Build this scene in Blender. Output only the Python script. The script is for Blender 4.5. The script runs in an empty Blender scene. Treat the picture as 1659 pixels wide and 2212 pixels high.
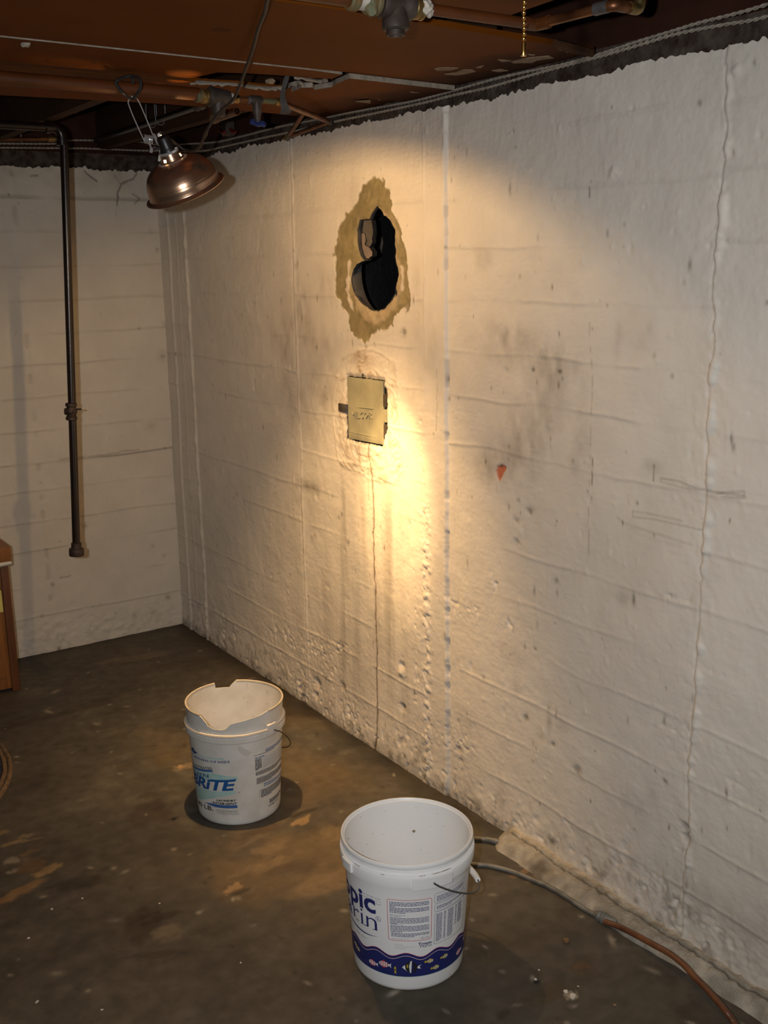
import bpy, bmesh, math, random
import numpy as np
from mathutils import Vector, Matrix
from mathutils.geometry import tessellate_polygon

# ------------------------------------------------------------------ camera
SC = bpy.context.scene
COL = SC.collection
FPX, CX, CY = 2300.0, 829.5, 1106.0            # focal length and centre in pixels of the 1659x2212 frame
R = np.array([[0.82967337, -0.14004391, 0.54039781],
              [-0.55801995, -0.18031317, 0.81000056],
              [-0.01599481, -0.97358865, -0.22774833]])   # camera (right, down, forward) -> world
EYE = np.array([0.0, 0.0, 1.6])
cam_data = bpy.data.cameras.new('camera')
cam_data.sensor_fit = 'VERTICAL'
cam_data.sensor_height = 24.0
cam_data.lens = FPX / 2212.0 * 24.0
cam_data.clip_start = 0.02
cam = bpy.data.objects.new('camera', cam_data)
COL.objects.link(cam)
M4 = Matrix(((R[0, 0], -R[0, 1], -R[0, 2], EYE[0]),
             (R[1, 0], -R[1, 1], -R[1, 2], EYE[1]),
             (R[2, 0], -R[2, 1], -R[2, 2], EYE[2]),
             (0, 0, 0, 1)))
cam.matrix_world = M4
SC.camera = cam

# ------------------------------------------------------------------ world, flash, exposure
world = bpy.data.worlds.new('world')
SC.world = world
world.use_nodes = True
world.node_tree.nodes['Background'].inputs[0].default_value = (1.0, 0.80, 0.62, 1)
world.node_tree.nodes['Background'].inputs[1].default_value = 0.03
SC.view_settings.view_transform = 'Standard'
SC.view_settings.look = 'None'
SC.view_settings.exposure = 0.0
SC.view_settings.gamma = 1.0
SC.view_settings.use_curve_mapping = False
SC.cycles.use_denoising = True
SC.cycles.sample_clamp_indirect = 6.0
SC.cycles.max_bounces = 8
SC.cycles.caustics_reflective = True

fl = bpy.data.lights.new('camera_flash', 'SPOT')
fl.energy = 132.0
fl.color = (1.0, 1.015, 1.03)
fl.spot_size = math.radians(94)
fl.spot_blend = 1.0
fl.shadow_soft_size = 0.012
flo = bpy.data.objects.new('camera_flash', fl)
COL.objects.link(flo)
flo.matrix_world = M4 @ Matrix.Translation((-0.100, 0.022, 0.0)) @ Matrix.Rotation(math.radians(-4), 4, 'Y')

LAMP_P = EYE + (R @ np.array([(400 - CX) / FPX, (411 - CY) / FPX, 1.0])) * 2.7   # centre of the reflector's rim
LAMP_A = R @ np.array([0.297, 0.777, 0.556]); LAMP_A /= np.linalg.norm(LAMP_A)    # where the opening faces
BULB = LAMP_P - LAMP_A * 0.034
WARM = (1.0, 0.62, 0.26)
LAMP_BULB_W, LAMP_BEAM_W, LAMP_WIDE_W = 16.5, 145.0, 95.0

# ------------------------------------------------------------------ pixel -> point helpers (real depth given)
def ray(p):
    return R @ np.array([(p[0] - CX) / FPX, (p[1] - CY) / FPX, 1.0])
def onz(p, z=0.0):
    d = ray(p); return EYE + d * ((z - EYE[2]) / d[2])
def onx(p, x):
    d = ray(p); return EYE + d * (x / d[0])
def ony(p, y):
    d = ray(p); return EYE + d * (y / d[1])
def atd(p, dep):
    return EYE + ray(p) * dep

X0, Y0, ZC, ZT = 1.811, 4.395, 2.045, 2.0       # right wall, back wall, ceiling board, top of the paint

# ------------------------------------------------------------------ numpy noise
_tab = {}
def vnoise(u, v, seed=0):
    if seed not in _tab:
        _tab[seed] = np.random.default_rng(seed + 17).random((256, 256)).astype(np.float32)
    t = _tab[seed]
    iu = np.floor(u).astype(np.int64); iv = np.floor(v).astype(np.int64)
    fu = u - iu; fv = v - iv
    fu = fu * fu * (3 - 2 * fu); fv = fv * fv * (3 - 2 * fv)
    a = t[iu & 255, iv & 255]; b = t[(iu + 1) & 255, iv & 255]
    c = t[iu & 255, (iv + 1) & 255]; d = t[(iu + 1) & 255, (iv + 1) & 255]
    return (a * (1 - fu) + b * fu) * (1 - fv) + (c * (1 - fu) + d * fu) * fv
def fbm(u, v, octv=4, seed=0):
    s = 0; a = 1.0; n = 0
    for k in range(octv):
        s = s + a * vnoise(u * 2 ** k + 13.7 * k, v * 2 ** k + 7.1 * k, seed + k); n += a; a *= 0.5
    return s / n
def sstep(a, b, x):
    t = np.clip((x - a) / (b - a), 0, 1); return t * t * (3 - 2 * t)
def axis(segs):
    out = []
    for a, b, st in segs:
        n = max(1, int(round((b - a) / st)))
        out += list(np.linspace(a, b, n, endpoint=False))
    out.append(segs[-1][1])
    return np.array(out)
def inside(py, pz, poly):
    r = np.zeros(py.shape, bool)
    n = len(poly)
    for i in range(n):
        y1, z1 = poly[i]; y2, z2 = poly[(i + 1) % n]
        if z1 == z2: continue
        c = ((z1 > pz) != (z2 > pz)) & (py < (y2 - y1) * (pz - z1) / (z2 - z1) + y1)
        r ^= c
    return r
def polydist(py, pz, poly, closed=True):
    best = np.full(py.shape, 1e9); by = py.copy(); bz = pz.copy(); tt = np.zeros(py.shape)
    n = len(poly)
    for i in range(n if closed else n - 1):
        y1, z1 = poly[i]; y2, z2 = poly[(i + 1) % n]
        dy, dz = y2 - y1, z2 - z1; L = dy * dy + dz * dz + 1e-12
        t = np.clip(((py - y1) * dy + (pz - z1) * dz) / L, 0, 1)
        qy = y1 + t * dy; qz = z1 + t * dz
        d = np.hypot(py - qy, pz - qz)
        m = d < best
        best = np.where(m, d, best); by = np.where(m, qy, by); bz = np.where(m, qz, bz); tt = np.where(m, i + t, tt)
    return best, by, bz, tt
def densify(poly, step=0.004, rough=0.0, seed=1):
    rng = np.random.default_rng(seed); out = []
    n = len(poly)
    for i in range(n):
        a = np.array(poly[i], float); b = np.array(poly[(i + 1) % n], float)
        k = max(1, int(np.linalg.norm(b - a) / step))
        for j in range(k):
            out.append(a + (b - a) * j / k + (rng.random(2) - .5) * 2 * rough)
    return [tuple(q) for q in out]

# ------------------------------------------------------------------ materials
def mat(name, color, rough=0.6, metal=0.0, var=0.0, vscale=12.0, dark=None, bump=0.0, bscale=60.0, bdist=0.002,
        attr=None, spec=0.5, coat=0.0, detail=5.0, emit=None, stretch=None, aniso=0.0):
    m = bpy.data.materials.new(name); m.use_nodes = True
    nt = m.node_tree; nd = nt.nodes; lk = nt.links
    b = nd['Principled BSDF']
    b.inputs['Roughness'].default_value = rough
    b.inputs['Metallic'].default_value = metal
    b.inputs['Specular IOR Level'].default_value = spec
    b.inputs['Coat Weight'].default_value = coat
    b.inputs['Base Color'].default_value = (*color, 1)
    if aniso: b.inputs['Anisotropic'].default_value = aniso
    tc = nd.new('ShaderNodeTexCoord')
    src = tc.outputs['Object']
    if stretch:
        mp = nd.new('ShaderNodeMapping'); mp.inputs['Scale'].default_value = stretch
        lk.new(src, mp.inputs['Vector']); src = mp.outputs['Vector']
    out = None
    if attr:
        a = nd.new('ShaderNodeAttribute'); a.attribute_name = attr; out = a.outputs['Color']
    if var > 0:
        n = nd.new('ShaderNodeTexNoise'); n.inputs['Scale'].default_value = vscale; n.inputs['Detail'].default_value = detail
        lk.new(src, n.inputs['Vector'])
        cr = nd.new('ShaderNodeValToRGB'); cr.color_ramp.elements[0].position = 0.35; cr.color_ramp.elements[1].position = 0.68
        lk.new(n.outputs['Fac'], cr.inputs['Fac'])
        mx = nd.new('ShaderNodeMix'); mx.data_type = 'RGBA'
        d = dark if dark else tuple(c * (1 - var) for c in color)
        if out is not None:
            mm = nd.new('ShaderNodeMix'); mm.data_type = 'RGBA'; mm.blend_type = 'MULTIPLY'
            mm.inputs[0].default_value = 1.0
            cr.color_ramp.elements[0].color = (1 - var, 1 - var, 1 - var, 1); cr.color_ramp.elements[1].color = (1, 1, 1, 1)
            lk.new(out, mm.inputs[6]); lk.new(cr.outputs['Color'], mm.inputs[7]); out = mm.outputs[2]
        else:
            lk.new(cr.outputs['Color'], mx.inputs[0])
            mx.inputs[6].default_value = (*d, 1); mx.inputs[7].default_value = (*color, 1); out = mx.outputs[2]
    if out is not None: lk.new(out, b.inputs['Base Color'])
    if bump > 0:
        n2 = nd.new('ShaderNodeTexNoise'); n2.inputs['Scale'].default_value = bscale; n2.inputs['Detail'].default_value = 6
        lk.new(src, n2.inputs['Vector'])
        bp = nd.new('ShaderNodeBump'); bp.inputs['Strength'].default_value = bump; bp.inputs['Distance'].default_value = bdist
        lk.new(n2.outputs['Fac'], bp.inputs['Height']); lk.new(bp.outputs['Normal'], b.inputs['Normal'])
    if emit:
        b.inputs['Emission Color'].default_value = (*emit[0], 1); b.inputs['Emission Strength'].default_value = emit[1]
    return m

M = {}
M['paint'] = mat('painted_concrete', (.70, .67, .58), .55, var=.07, vscale=9, attr='Col', bump=.55, bscale=95, bdist=.0016, spec=.35)
M['floor'] = mat('worn_concrete_floor', (.16, .13, .09), .62, var=.26, vscale=26, attr='Col', bump=.35, bscale=70, bdist=.0015, spec=.3)
M['curb'] = mat('rough_mortar', (.30, .24, .165), .9, var=.3, vscale=30, attr='Col', bump=.9, bscale=160, bdist=.004, spec=.2)
M['tar'] = mat('dark_bare_concrete', (.085, .066, .052), .85, var=.6, vscale=34, dark=(.030, .016, .011), bump=.8, bscale=60, bdist=.006, spec=.25)
M['sillwood'] = mat('dark_sill_wood', (.055, .018, .009), .8, var=.6, vscale=9, bump=.4, bscale=50, stretch=(1, .2, 1), spec=.2)
M['joist'] = mat('old_joist_wood', (.062, .026, .010), .8, var=.5, vscale=14, bump=.3, bscale=60, stretch=(1, .12, 1), spec=.2)
M['subfloor'] = mat('subfloor_boards', (.035, .018, .009), .9, var=.5, vscale=8, stretch=(.2, 1, 1), spec=.1)
M['edge'] = mat('board_core_edge', (.34, .29, .23), .95, var=.35, vscale=60, bump=.6, bscale=120, spec=.1)
M['iron'] = mat('black_iron_pipe', (.009, .007, .006), .28, metal=.1, var=.4, vscale=18, dark=(.018, .008, .005), bump=.15, bscale=120, spec=.5)
M['castiron'] = mat('cast_iron_fitting', (.075, .055, .044), .55, metal=.35, var=.45, vscale=30, bump=.4, bscale=90, bdist=.001)
M['rustcap'] = mat('rusty_cap', (.045, .027, .019), .6, metal=.2, var=.4, vscale=30, bump=.4, bscale=100, bdist=.001)
M['paintpipe'] = mat('brown_painted_pipe', (.10, .028, .005), .5, var=.35, vscale=12, bump=.1, bscale=60, spec=.4)
M['copper'] = mat('tarnished_copper', (.22, .085, .03), .42, metal=.65, var=.45, vscale=22, dark=(.09, .035, .014))
M['brass'] = mat('tarnished_brass', (.36, .22, .07), .4, metal=.8, var=.5, vscale=40, dark=(.12, .09, .04))
M['green'] = mat('verdigris_fitting', (.09, .11, .06), .7, metal=.2, var=.6, vscale=60, dark=(.16, .09, .03))
M['tape'] = mat('white_thread_tape', (.5, .45, .38), .7, var=.3, vscale=60)
M['blue'] = mat('blue_painted_handle', (.025, .04, .16), .45, var=.4, vscale=60, bump=.3, bscale=120)
M['galv'] = mat('galvanised_steel', (.16, .15, .15), .5, metal=.6, var=.4, vscale=40)
M['strap'] = mat('dusty_strap', (.075, .068, .062), .85, var=.4, vscale=50)
M['chrome'] = mat('chromed_steel', (.74, .74, .75), .20, metal=.7)
M['wire'] = mat('steel_wire', (.70, .69, .67), .35, metal=.45)
M['alu'] = mat('spun_aluminium', (.60, .37, .235), .26, metal=.92)
M['inner'] = mat('bright_reflector_inside', (.82, .78, .72), .42, metal=.85)
M['black'] = mat('black_plastic', (.012, .011, .010), .4)
M['cord'] = mat('dark_rubber_cord', (.03, .019, .013), .6, var=.4, vscale=40)
M['looptape'] = mat('black_cloth_wire', (.014, .012, .011), .75)
M['tag'] = mat('paper_tag', (.5, .46, .38), .8, var=.2, vscale=60)
M['ink'] = mat('dark_ink', (.03, .03, .03), .7)
M['cable'] = mat('grey_twisted_cable', (.36, .31, .25), .65, var=.35, vscale=70)
M['chain'] = mat('brass_ball_chain', (.80, .50, .14), .24, metal=1.0)
M['redcap'] = mat('red_plastic_cap', (.10, .006, .006), .5)
M['soot'] = mat('sooty_masonry', (.007, .006, .0055), .8, var=.5, vscale=50, bump=.9, bscale=70, bdist=.006, spec=.5)
M['thimble'] = mat('grey_flue_collar', (.062, .058, .054), .8, var=.45, vscale=24, bump=.6, bscale=80, bdist=.002)
M['breakgrey'] = mat('broken_grey_block', (.085, .075, .068), .9, var=.45, vscale=26, bump=.9, bscale=60, bdist=.004)
M['breakpink'] = mat('smooth_mortar_face', (.185, .145, .125), .8, var=.25, vscale=18, bump=.4, bscale=70, bdist=.002)
M['doorpaint'] = mat('olive_painted_iron', (.315, .295, .20), .45, var=.22, vscale=16, dark=(.235, .222, .155), bump=.15, bscale=90, bdist=.0008, spec=.4)
M['doordark'] = mat('dark_door_frame', (.05, .038, .025), .7, var=.5, vscale=40)
M['bucket'] = mat('white_bucket_plastic', (.84, .83, .81), .38, var=.05, vscale=8, spec=.45, bump=.05, bscale=40)
M['bucketold'] = mat('aged_white_plastic', (.70, .675, .63), .5, var=.16, vscale=14, dark=(.58, .55, .49), spec=.35)
M['rimold'] = mat('yellowed_rim_plastic', (.56, .48, .37), .5, var=.2, vscale=30)
M['lipold'] = mat('brownish_lip_plastic', (.40, .34, .28), .5, var=.25, vscale=40)
M['grime'] = mat('brown_grime', (.36, .28, .17), .85, var=.5, vscale=120)
M['navy'] = mat('navy_print', (.016, .022, .13), .45)
M['navytext'] = mat('navy_text_print', (.02, .025, .14), .5)
M['redprint'] = mat('red_print', (.55, .03, .05), .5)
M['pinkline'] = mat('pale_wave_line', (.62, .45, .50), .5)
M['whiteprint'] = mat('white_print', (.78, .77, .76), .5)
M['yellowprint'] = mat('yellow_print', (.55, .40, .03), .5)
M['blackprint'] = mat('black_print', (.015, .015, .02), .5)
M['blueprint'] = mat('blue_print', (.008, .085, .27), .5)
M['midblue'] = mat('mid_blue_print', (.045, .13, .36), .5, var=.2, vscale=60)
M['teal'] = mat('faded_teal_print', (.30, .52, .49), .55, var=.22, vscale=40, dark=(.42, .56, .52))
M['steelblue'] = mat('slate_blue_print', (.035, .085, .22), .5)
M['hosegrey'] = mat('grey_plastic_hose', (.19, .185, .165), .45, var=.4, vscale=30, dark=(.10, .10, .09))
M['hosebrown'] = mat('brown_rubber_hose', (.20, .075, .028), .42, var=.5, vscale=18, dark=(.09, .03, .014))
M['ducttape'] = mat('grey_wrap_tape', (.20, .20, .18), .55, var=.4, vscale=50, bump=.6, bscale=80, bdist=.002)
M['cabwood'] = mat('orange_brown_wood', (.25, .10, .028), .42, var=.35, vscale=9, stretch=(8, 8, .6), spec=.4)
M['cabdark'] = mat('dark_stained_wood', (.12, .042, .013), .45, var=.3, vscale=9, stretch=(8, 8, .6))
M['darkslot'] = mat('dark_inlay', (.012, .01, .008), .6)
M['cloth'] = mat('white_cloth', (.62, .58, .52), .85, var=.1, vscale=30)
M['yellownote'] = mat('yellow_paper', (.58, .50, .14), .8)
M['rugtan'] = mat('tan_rug_braid', (.24, .15, .075), .95, var=.45, vscale=60, bump=.8, bscale=180)
M['rugblue'] = mat('navy_rug_braid', (.03, .032, .045), .95, var=.5, vscale=60, bump=.8, bscale=180)
M['rugrust'] = mat('rust_rug_braid', (.24, .055, .025), .95, var=.6, vscale=80, bump=.8, bscale=180)
M['chipwhite'] = mat('white_flake', (.62, .56, .47), .8)
M['chiptan'] = mat('tan_flake', (.36, .22, .11), .85, var=.3, vscale=60)
M['chipdark'] = mat('dark_crumb', (.025, .02, .015), .9)
M['leaf'] = mat('dry_leaf', (.16, .085, .04), .8)

# ceiling fibreboard: orange-brown with a ring mark and a round spot
def ceiling_mat():
    m = mat('brown_fibreboard', (.150, .043, .0040), .60, var=.28, vscale=2.6, dark=(.110, .030, .0028), bump=.12, bscale=220, bdist=.0006, spec=.04)
    nt = m.node_tree; nd = nt.nodes; lk = nt.links; b = nd['Principled BSDF']
    base = b.inputs['Base Color'].links[0].from_socket
    geo = nd.new('ShaderNodeNewGeometry')
    def ring(c, r, soft, fill):
        v = nd.new('ShaderNodeVectorMath'); v.operation = 'DISTANCE'; v.inputs[1].default_value = (c[0], c[1], c[2])
        lk.new(geo.outputs['Position'], v.inputs[0])
        mr = nd.new('ShaderNodeMapRange')
        if fill:
            mr.inputs[1].default_value = r; mr.inputs[2].default_value = r - soft
            lk.new(v.outputs['Value'], mr.inputs[0]); return mr.outputs[0]
        s = nd.new('ShaderNodeMath'); s.operation = 'SUBTRACT'; s.inputs[1].default_value = r
        a = nd.new('ShaderNodeMath'); a.operation = 'ABSOLUTE'
        lk.new(v.outputs['Value'], s.inputs[0]); lk.new(s.outputs[0], a.inputs[0])
        mr.inputs[1].default_value = soft; mr.inputs[2].default_value = 0
        lk.new(a.outputs[0], mr.inputs[0]); return mr.outputs[0]
    for c, r, soft, fill, k in (((.832, 2.46, 2.043), .05, .006, False, .55), ((.985, 2.016, 2.045), .024, .008, True, .55)):
        f = ring(c, r, soft, fill)
        mu = nd.new('ShaderNodeMath'); mu.operation = 'MULTIPLY'; mu.inputs[1].default_value = k; lk.new(f, mu.inputs[0])
        mx = nd.new('ShaderNodeMix'); mx.data_type = 'RGBA'; lk.new(mu.outputs[0], mx.inputs[0])
        lk.new(base, mx.inputs[6]); mx.inputs[7].default_value = (.035, .012, .004, 1); base = mx.outputs[2]
    # water-darkened strip along the right wall
    sx = nd.new('ShaderNodeSeparateXYZ'); lk.new(geo.outputs['Position'], sx.inputs[0])
    n = nd.new('ShaderNodeTexNoise'); n.inputs['Scale'].default_value = 7; lk.new(geo.outputs['Position'], n.inputs['Vector'])
    ad = nd.new('ShaderNodeMath'); ad.operation = 'MULTIPLY_ADD'; ad.inputs[1].default_value = .24; lk.new(n.outputs['Fac'], ad.inputs[0]); lk.new(sx.outputs['X'], ad.inputs[2])
    mr = nd.new('ShaderNodeMapRange'); mr.inputs[1].default_value = 1.72; mr.inputs[2].default_value = 1.86; mr.inputs[4].default_value = .8
    lk.new(ad.outputs[0], mr.inputs[0])
    mx = nd.new('ShaderNodeMix'); mx.data_type = 'RGBA'; lk.new(mr.outputs[0], mx.inputs[0])
    lk.new(base, mx.inputs[6]); mx.inputs[7].default_value = (.022, .008, .004, 1)
    lk.new(mx.outputs[2], b.inputs['Base Color'])
    return m
M['fibre'] = ceiling_mat()
M['scuff'] = mat('peeled_paper_scuff', (.30, .21, .13), .9, var=.4, vscale=60)

# ------------------------------------------------------------------ object helpers
def finish(me, mats, smooth=True, ang=40):
    for k in (mats if isinstance(mats, (list, tuple)) else [mats]):
        me.materials.append(M[k] if isinstance(k, str) else k)
    if smooth and len(me.polygons):
        me.polygons.foreach_set('use_smooth', np.ones(len(me.polygons), bool))
        try: me.set_sharp_from_angle(angle=math.radians(ang))
        except Exception: pass
def obj(name, bm, mats, parent=None, smooth=True, ang=40):
    me = bpy.data.meshes.new(name)
    bmesh.ops.recalc_face_normals(bm, faces=bm.faces[:])
    bm.to_mesh(me); bm.free()
    finish(me, mats, smooth, ang)
    o = bpy.data.objects.new(name, me); COL.objects.link(o)
    if parent is not None:
        o.parent = parent
        bpy.context.view_layer.update()
        o.matrix_parent_inverse = parent.matrix_world.inverted()
    return o
def tag(o, label=None, cat=None, group=None, kind=None):
    if label: o['label'] = label
    if cat: o['category'] = cat
    if group: o['group'] = group
    if kind: o['kind'] = kind
    return o
def thing(name, label, cat, loc=(0, 0, 0), group=None):
    o = bpy.data.objects.new(name, None); COL.objects.link(o); o.location = loc; o.empty_display_size = .05
    bpy.context.view_layer.update()
    return tag(o, label, cat, group)
def struct_root(name):
    o = bpy.data.objects.new(name, None); COL.objects.link(o); o['kind'] = 'structure'; return o

def grid_mesh(name, P, colr, mask, mats, parent=None, flip=False):
    n, m = P.shape[:2]
    idx = np.arange(n * m).reshape(n, m)
    q = np.stack([idx[:-1, :-1], idx[1:, :-1], idx[1:, 1:], idx[:-1, 1:]], -1)
    if flip: q = q[..., ::-1]
    q = q.reshape(-1, 4)
    if mask is not None: q = q[mask.reshape(-1)]
    used = np.zeros(n * m, bool); used[q.reshape(-1)] = True
    remap = np.cumsum(used) - 1
    v = P.reshape(-1, 3)[used]; q = remap[q]
    me = bpy.data.meshes.new(name)
    me.vertices.add(len(v)); me.vertices.foreach_set('co', v.astype(np.float32).reshape(-1))
    me.loops.add(q.size); me.loops.foreach_set('vertex_index', q.astype(np.int32).reshape(-1))
    me.polygons.add(len(q)); me.polygons.foreach_set('loop_start', np.arange(0, q.size, 4, dtype=np.int32))
    me.update(calc_edges=True)
    if colr is not None:
        ca = me.color_attributes.new('Col', 'FLOAT_COLOR', 'POINT')
        c4 = np.ones((len(v), 4), np.float32); c4[:, :3] = colr.reshape(-1, 3)[used]
        ca.data.foreach_set('color', c4.reshape(-1))
    for k in (mats if isinstance(mats, (list, tuple)) else [mats]): me.materials.append(M[k])
    me.polygons.foreach_set('use_smooth', np.ones(len(q), bool))
    o = bpy.data.objects.new(name, me); COL.objects.link(o)
    if parent is not None: o.parent = parent
    return o

def catmull(pts, n=8):
    P = [np.array(p, float) for p in pts]
    P = [2 * P[0] - P[1]] + P + [2 * P[-1] - P[-2]]
    out = []
    for i in range(1, len(P) - 2):
        a, b, c, d = P[i - 1:i + 3]
        for k in range(n):
            t = k / n
            out.append(.5 * ((2 * b) + (c - a) * t + (2 * a - 5 * b + 4 * c - d) * t * t + (3 * b - a - 3 * c + d) * t ** 3))
    out.append(P[-2])
    return out
def tube(bm, pts, r, seg=12, caps=True, closed=False):
    P = [Vector(p) for p in pts]; n = len(P)
    rr = r if hasattr(r, '__len__') else [r] * n
    T = []
    for i in range(n):
        a = P[(i - 1) % n] if (closed or i > 0) else P[i]; b = P[(i + 1) % n] if (closed or i < n - 1) else P[i]
        d = (b - a); T.append(d.normalized() if d.length > 1e-9 else Vector((0, 0, 1)))
    up = Vector((0, 0, 1)) if abs(T[0].z) < .9 else Vector((1, 0, 0))
    N = (up - T[0] * up.dot(T[0])).normalized()
    rings = []
    for i in range(n):
        N = (N - T[i] * N.dot(T[i])).normalized(); B = T[i].cross(N)
        rings.append([bm.verts.new(P[i] + (N * math.cos(a) + B * math.sin(a)) * rr[i]) for a in (2 * math.pi * k / seg for k in range(seg))])
    for i in range(n if closed else n - 1):
        A, B_ = rings[i], rings[(i + 1) % n]
        for k in range(seg):
            bm.faces.new((A[k], A[(k + 1) % seg], B_[(k + 1) % seg], B_[k]))
    if caps and not closed:
        bm.faces.new(rings[0][::-1]); bm.faces.new(rings[-1])
    return bm
def T1(pts, r, seg=12, caps=True): return tube(bmesh.new(), pts, r, seg, caps)
def frame_to(p, d, up=None):
    z = Vector(d).normalized()
    u = Vector(up) if up is not None else (Vector((0, 0, 1)) if abs(z.z) < .9 else Vector((1, 0, 0)))
    x = (u - z * u.dot(z)).normalized(); y = z.cross(x)
    m = Matrix((x, y, z)).transposed().to_4x4(); m.translation = Vector(p); return m
def lathe(bm, prof, seg=48, mtx=None, skip=None, arc=None, closed_prof=False):
    mtx = mtx or Matrix()
    full = arc is None
    a0, a1 = (0, 2 * math.pi) if full else arc
    cols = seg if full else seg + 1
    g = []
    for (r, z) in prof:
        if r < 1e-6 and full:
            v = bm.verts.new(mtx @ Vector((0, 0, z))); g.append([v] * cols)
        else:
            g.append([bm.verts.new(mtx @ Vector((r * math.cos(a0 + (a1 - a0) * k / seg), r * math.sin(a0 + (a1 - a0) * k / seg), z))) for k in range(cols)])
    n = len(prof)
    for i in range(n if closed_prof else n - 1):
        A, B = g[i], g[(i + 1) % n]
        for k in range(seg):
            if skip and skip(i, k): continue
            k2 = (k + 1) % cols
            vs = [A[k], A[k2], B[k2], B[k]]
            u = []
            for v in vs:
                if v not in u: u.append(v)
            if len(u) >= 3:
                try: bm.faces.new(u)
                except ValueError: pass
    return bm
def box(bm, lo, hi, bevel=0.0, mtx=None):
    vs = [bm.verts.new((x, y, z)) for x in (lo[0], hi[0]) for y in (lo[1], hi[1]) for z in (lo[2], hi[2])]
    f = [(0, 1, 3, 2), (4, 6, 7, 5), (0, 4, 5, 1), (2, 3, 7, 6), (0, 2, 6, 4), (1, 5, 7, 3)]
    fs = [bm.faces.new([vs[i] for i in q]) for q in f]
    if bevel > 0:
        es = list({e for x in fs for e in x.edges})
        r = bmesh.ops.bevel(bm, geom=es, offset=bevel, segments=2, affect='EDGES', profile=.7)
        vs = list({v for x in r['faces'] for v in x.verts} | {v for v in vs if v.is_valid})
    if mtx is not None: bmesh.ops.transform(bm, matrix=mtx, verts=[v for v in vs if v.is_valid])
    return bm
def plate(bm, poly, z0, z1, to3=None, face_mat=0, edge_mat=0):
    """polygon (2D) extruded between z0 and z1; to3 maps (u,v,w) to a world point"""
    to3 = to3 or (lambda u, v, w: (u, v, w))
    A = [bm.verts.new(to3(p[0], p[1], z0)) for p in poly]; B = [bm.verts.new(to3(p[0], p[1], z1)) for p in poly]
    tri = tessellate_polygon([[Vector((p[0], p[1], 0)) for p in poly]])
    for t in tri:
        for S in (A, B):
            try: f = bm.faces.new([S[i] for i in t]); f.material_index = face_mat
            except ValueError: pass
    n = len(poly)
    for i in range(n):
        f = bm.faces.new((A[i], A[(i + 1) % n], B[(i + 1) % n], B[i])); f.material_index = edge_mat
    return bm
def blobby(c, r, flat=1.0, seed=0, sub=2, rough=.25):
    bm = bmesh.new(); bmesh.ops.create_icosphere(bm, subdivisions=sub, radius=1.0)
    rng = random.Random(seed); ph = [rng.random() * 6 for _ in range(6)]
    for v in bm.verts:
        k = 1 + rough * (math.sin(v.co.x * 3 + ph[0]) * math.sin(v.co.y * 4 + ph[1]) + .6 * math.sin(v.co.z * 6 + ph[2]) * math.sin(v.co.x * 7 + ph[3]))
        v.co = Vector((v.co.x * r * k, v.co.y * r * k, v.co.z * r * k * flat)) + Vector(c)
    return bm
def arcpts(c, a, b, r, n=6):
    """quarter bend around centre c from c+a*r to c+b*r"""
    return [tuple(np.array(c) + (np.array(a) * math.cos(t) + np.array(b) * math.sin(t)) * r) for t in (math.pi / 2 * k / n for k in range(n + 1))]

# ================================================================== RIGHT WALL
BOARDS = [1.905, 1.77, 1.635, 1.50, 1.365, 1.24, 1.107, .973, .842, .702, .568, .43, .293, .155]
def hp(x, y): p = onx((690 + x / 5.671, 370 + y / 5.671), X0); return (p[1], p[2])
def dp(x, y): p = onx((690 + x / 6.505, 740 + y / 6.505), X0); return (p[1], p[2])
def wp(x, y): p = onx((x, y), X0); return (p[1], p[2])
HOLE = [hp(*q) for q in ((695, 430), (745, 480), (775, 540), (850, 590), (880, 660), (915, 720), (920, 800), (910, 900), (925, 960), (910, 1040),
        (935, 1150), (960, 1260), (945, 1340), (920, 1420), (910, 1500), (860, 1590), (790, 1680), (700, 1715), (620, 1695), (540, 1645), (470, 1575),
        (420, 1500), (388, 1400), (378, 1300), (395, 1220), (440, 1150), (500, 1112), (560, 1092), (520, 1075), (490, 1030), (470, 940), (458, 850), (455, 720),
        (470, 640), (480, 585), (600, 585), (622, 540), (640, 490))]
HOLE = densify(HOLE, .008, .0018, 5)
MORTAR = [hp(*q) for q in ((680, 75), (800, 90), (800, 190), (860, 250), (880, 380), (890, 520), (960, 590), (1000, 720), (1030, 930), (1060, 1020), (1070, 1150),
        (1080, 1330), (1120, 1500), (1110, 1640), (1030, 1690), (930, 1770), (890, 1880), (820, 1930), (700, 1930), (650, 1990), (560, 2110), (480, 2060), (380, 1960),
        (360, 1850), (340, 1760), (280, 1650), (210, 1540), (180, 1500), (200, 1300), (195, 1180), (215, 1060), (165, 1040), (190, 940), (230, 800), (240, 660),
        (300, 600), (330, 510), (430, 440), (470, 330), (510, 260), (530, 170), (600, 120))]
INNER = [hp(*q) for q in ((690, 420), (760, 470), (860, 540), (925, 640), (955, 800), (955, 1000), (985, 1200), (990, 1500), (930, 1700), (760, 1850), (640, 1900), (540, 1830), (450, 1690), (410, 1540), (385, 1420),
        (372, 1300), (395, 1200), (440, 1140), (520, 1090), (560, 1000), (600, 700), (640, 500))]
DOOR = [dp(*q) for q in ((390, 470), (905, 530), (900, 620), (940, 660), (942, 830), (938, 1010), (940, 1190), (905, 1290), (880, 1460), (500, 1385), (385, 1340))]
DOORCUT = densify(DOOR, .008, .0015, 9)
PLASTER = [dp(*q) for q in ((600, 95), (450, 140), (340, 210), (270, 350), (235, 500), (200, 700), (195, 950), (210, 1200), (240, 1400), (265, 1600), (310, 1720), (450, 1800), (600, 1850),
        (800, 1950), (1050, 1990), (1180, 1800), (1150, 1500), (1120, 1000), (1100, 600), (1080, 320), (900, 170), (760, 100))]
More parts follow.
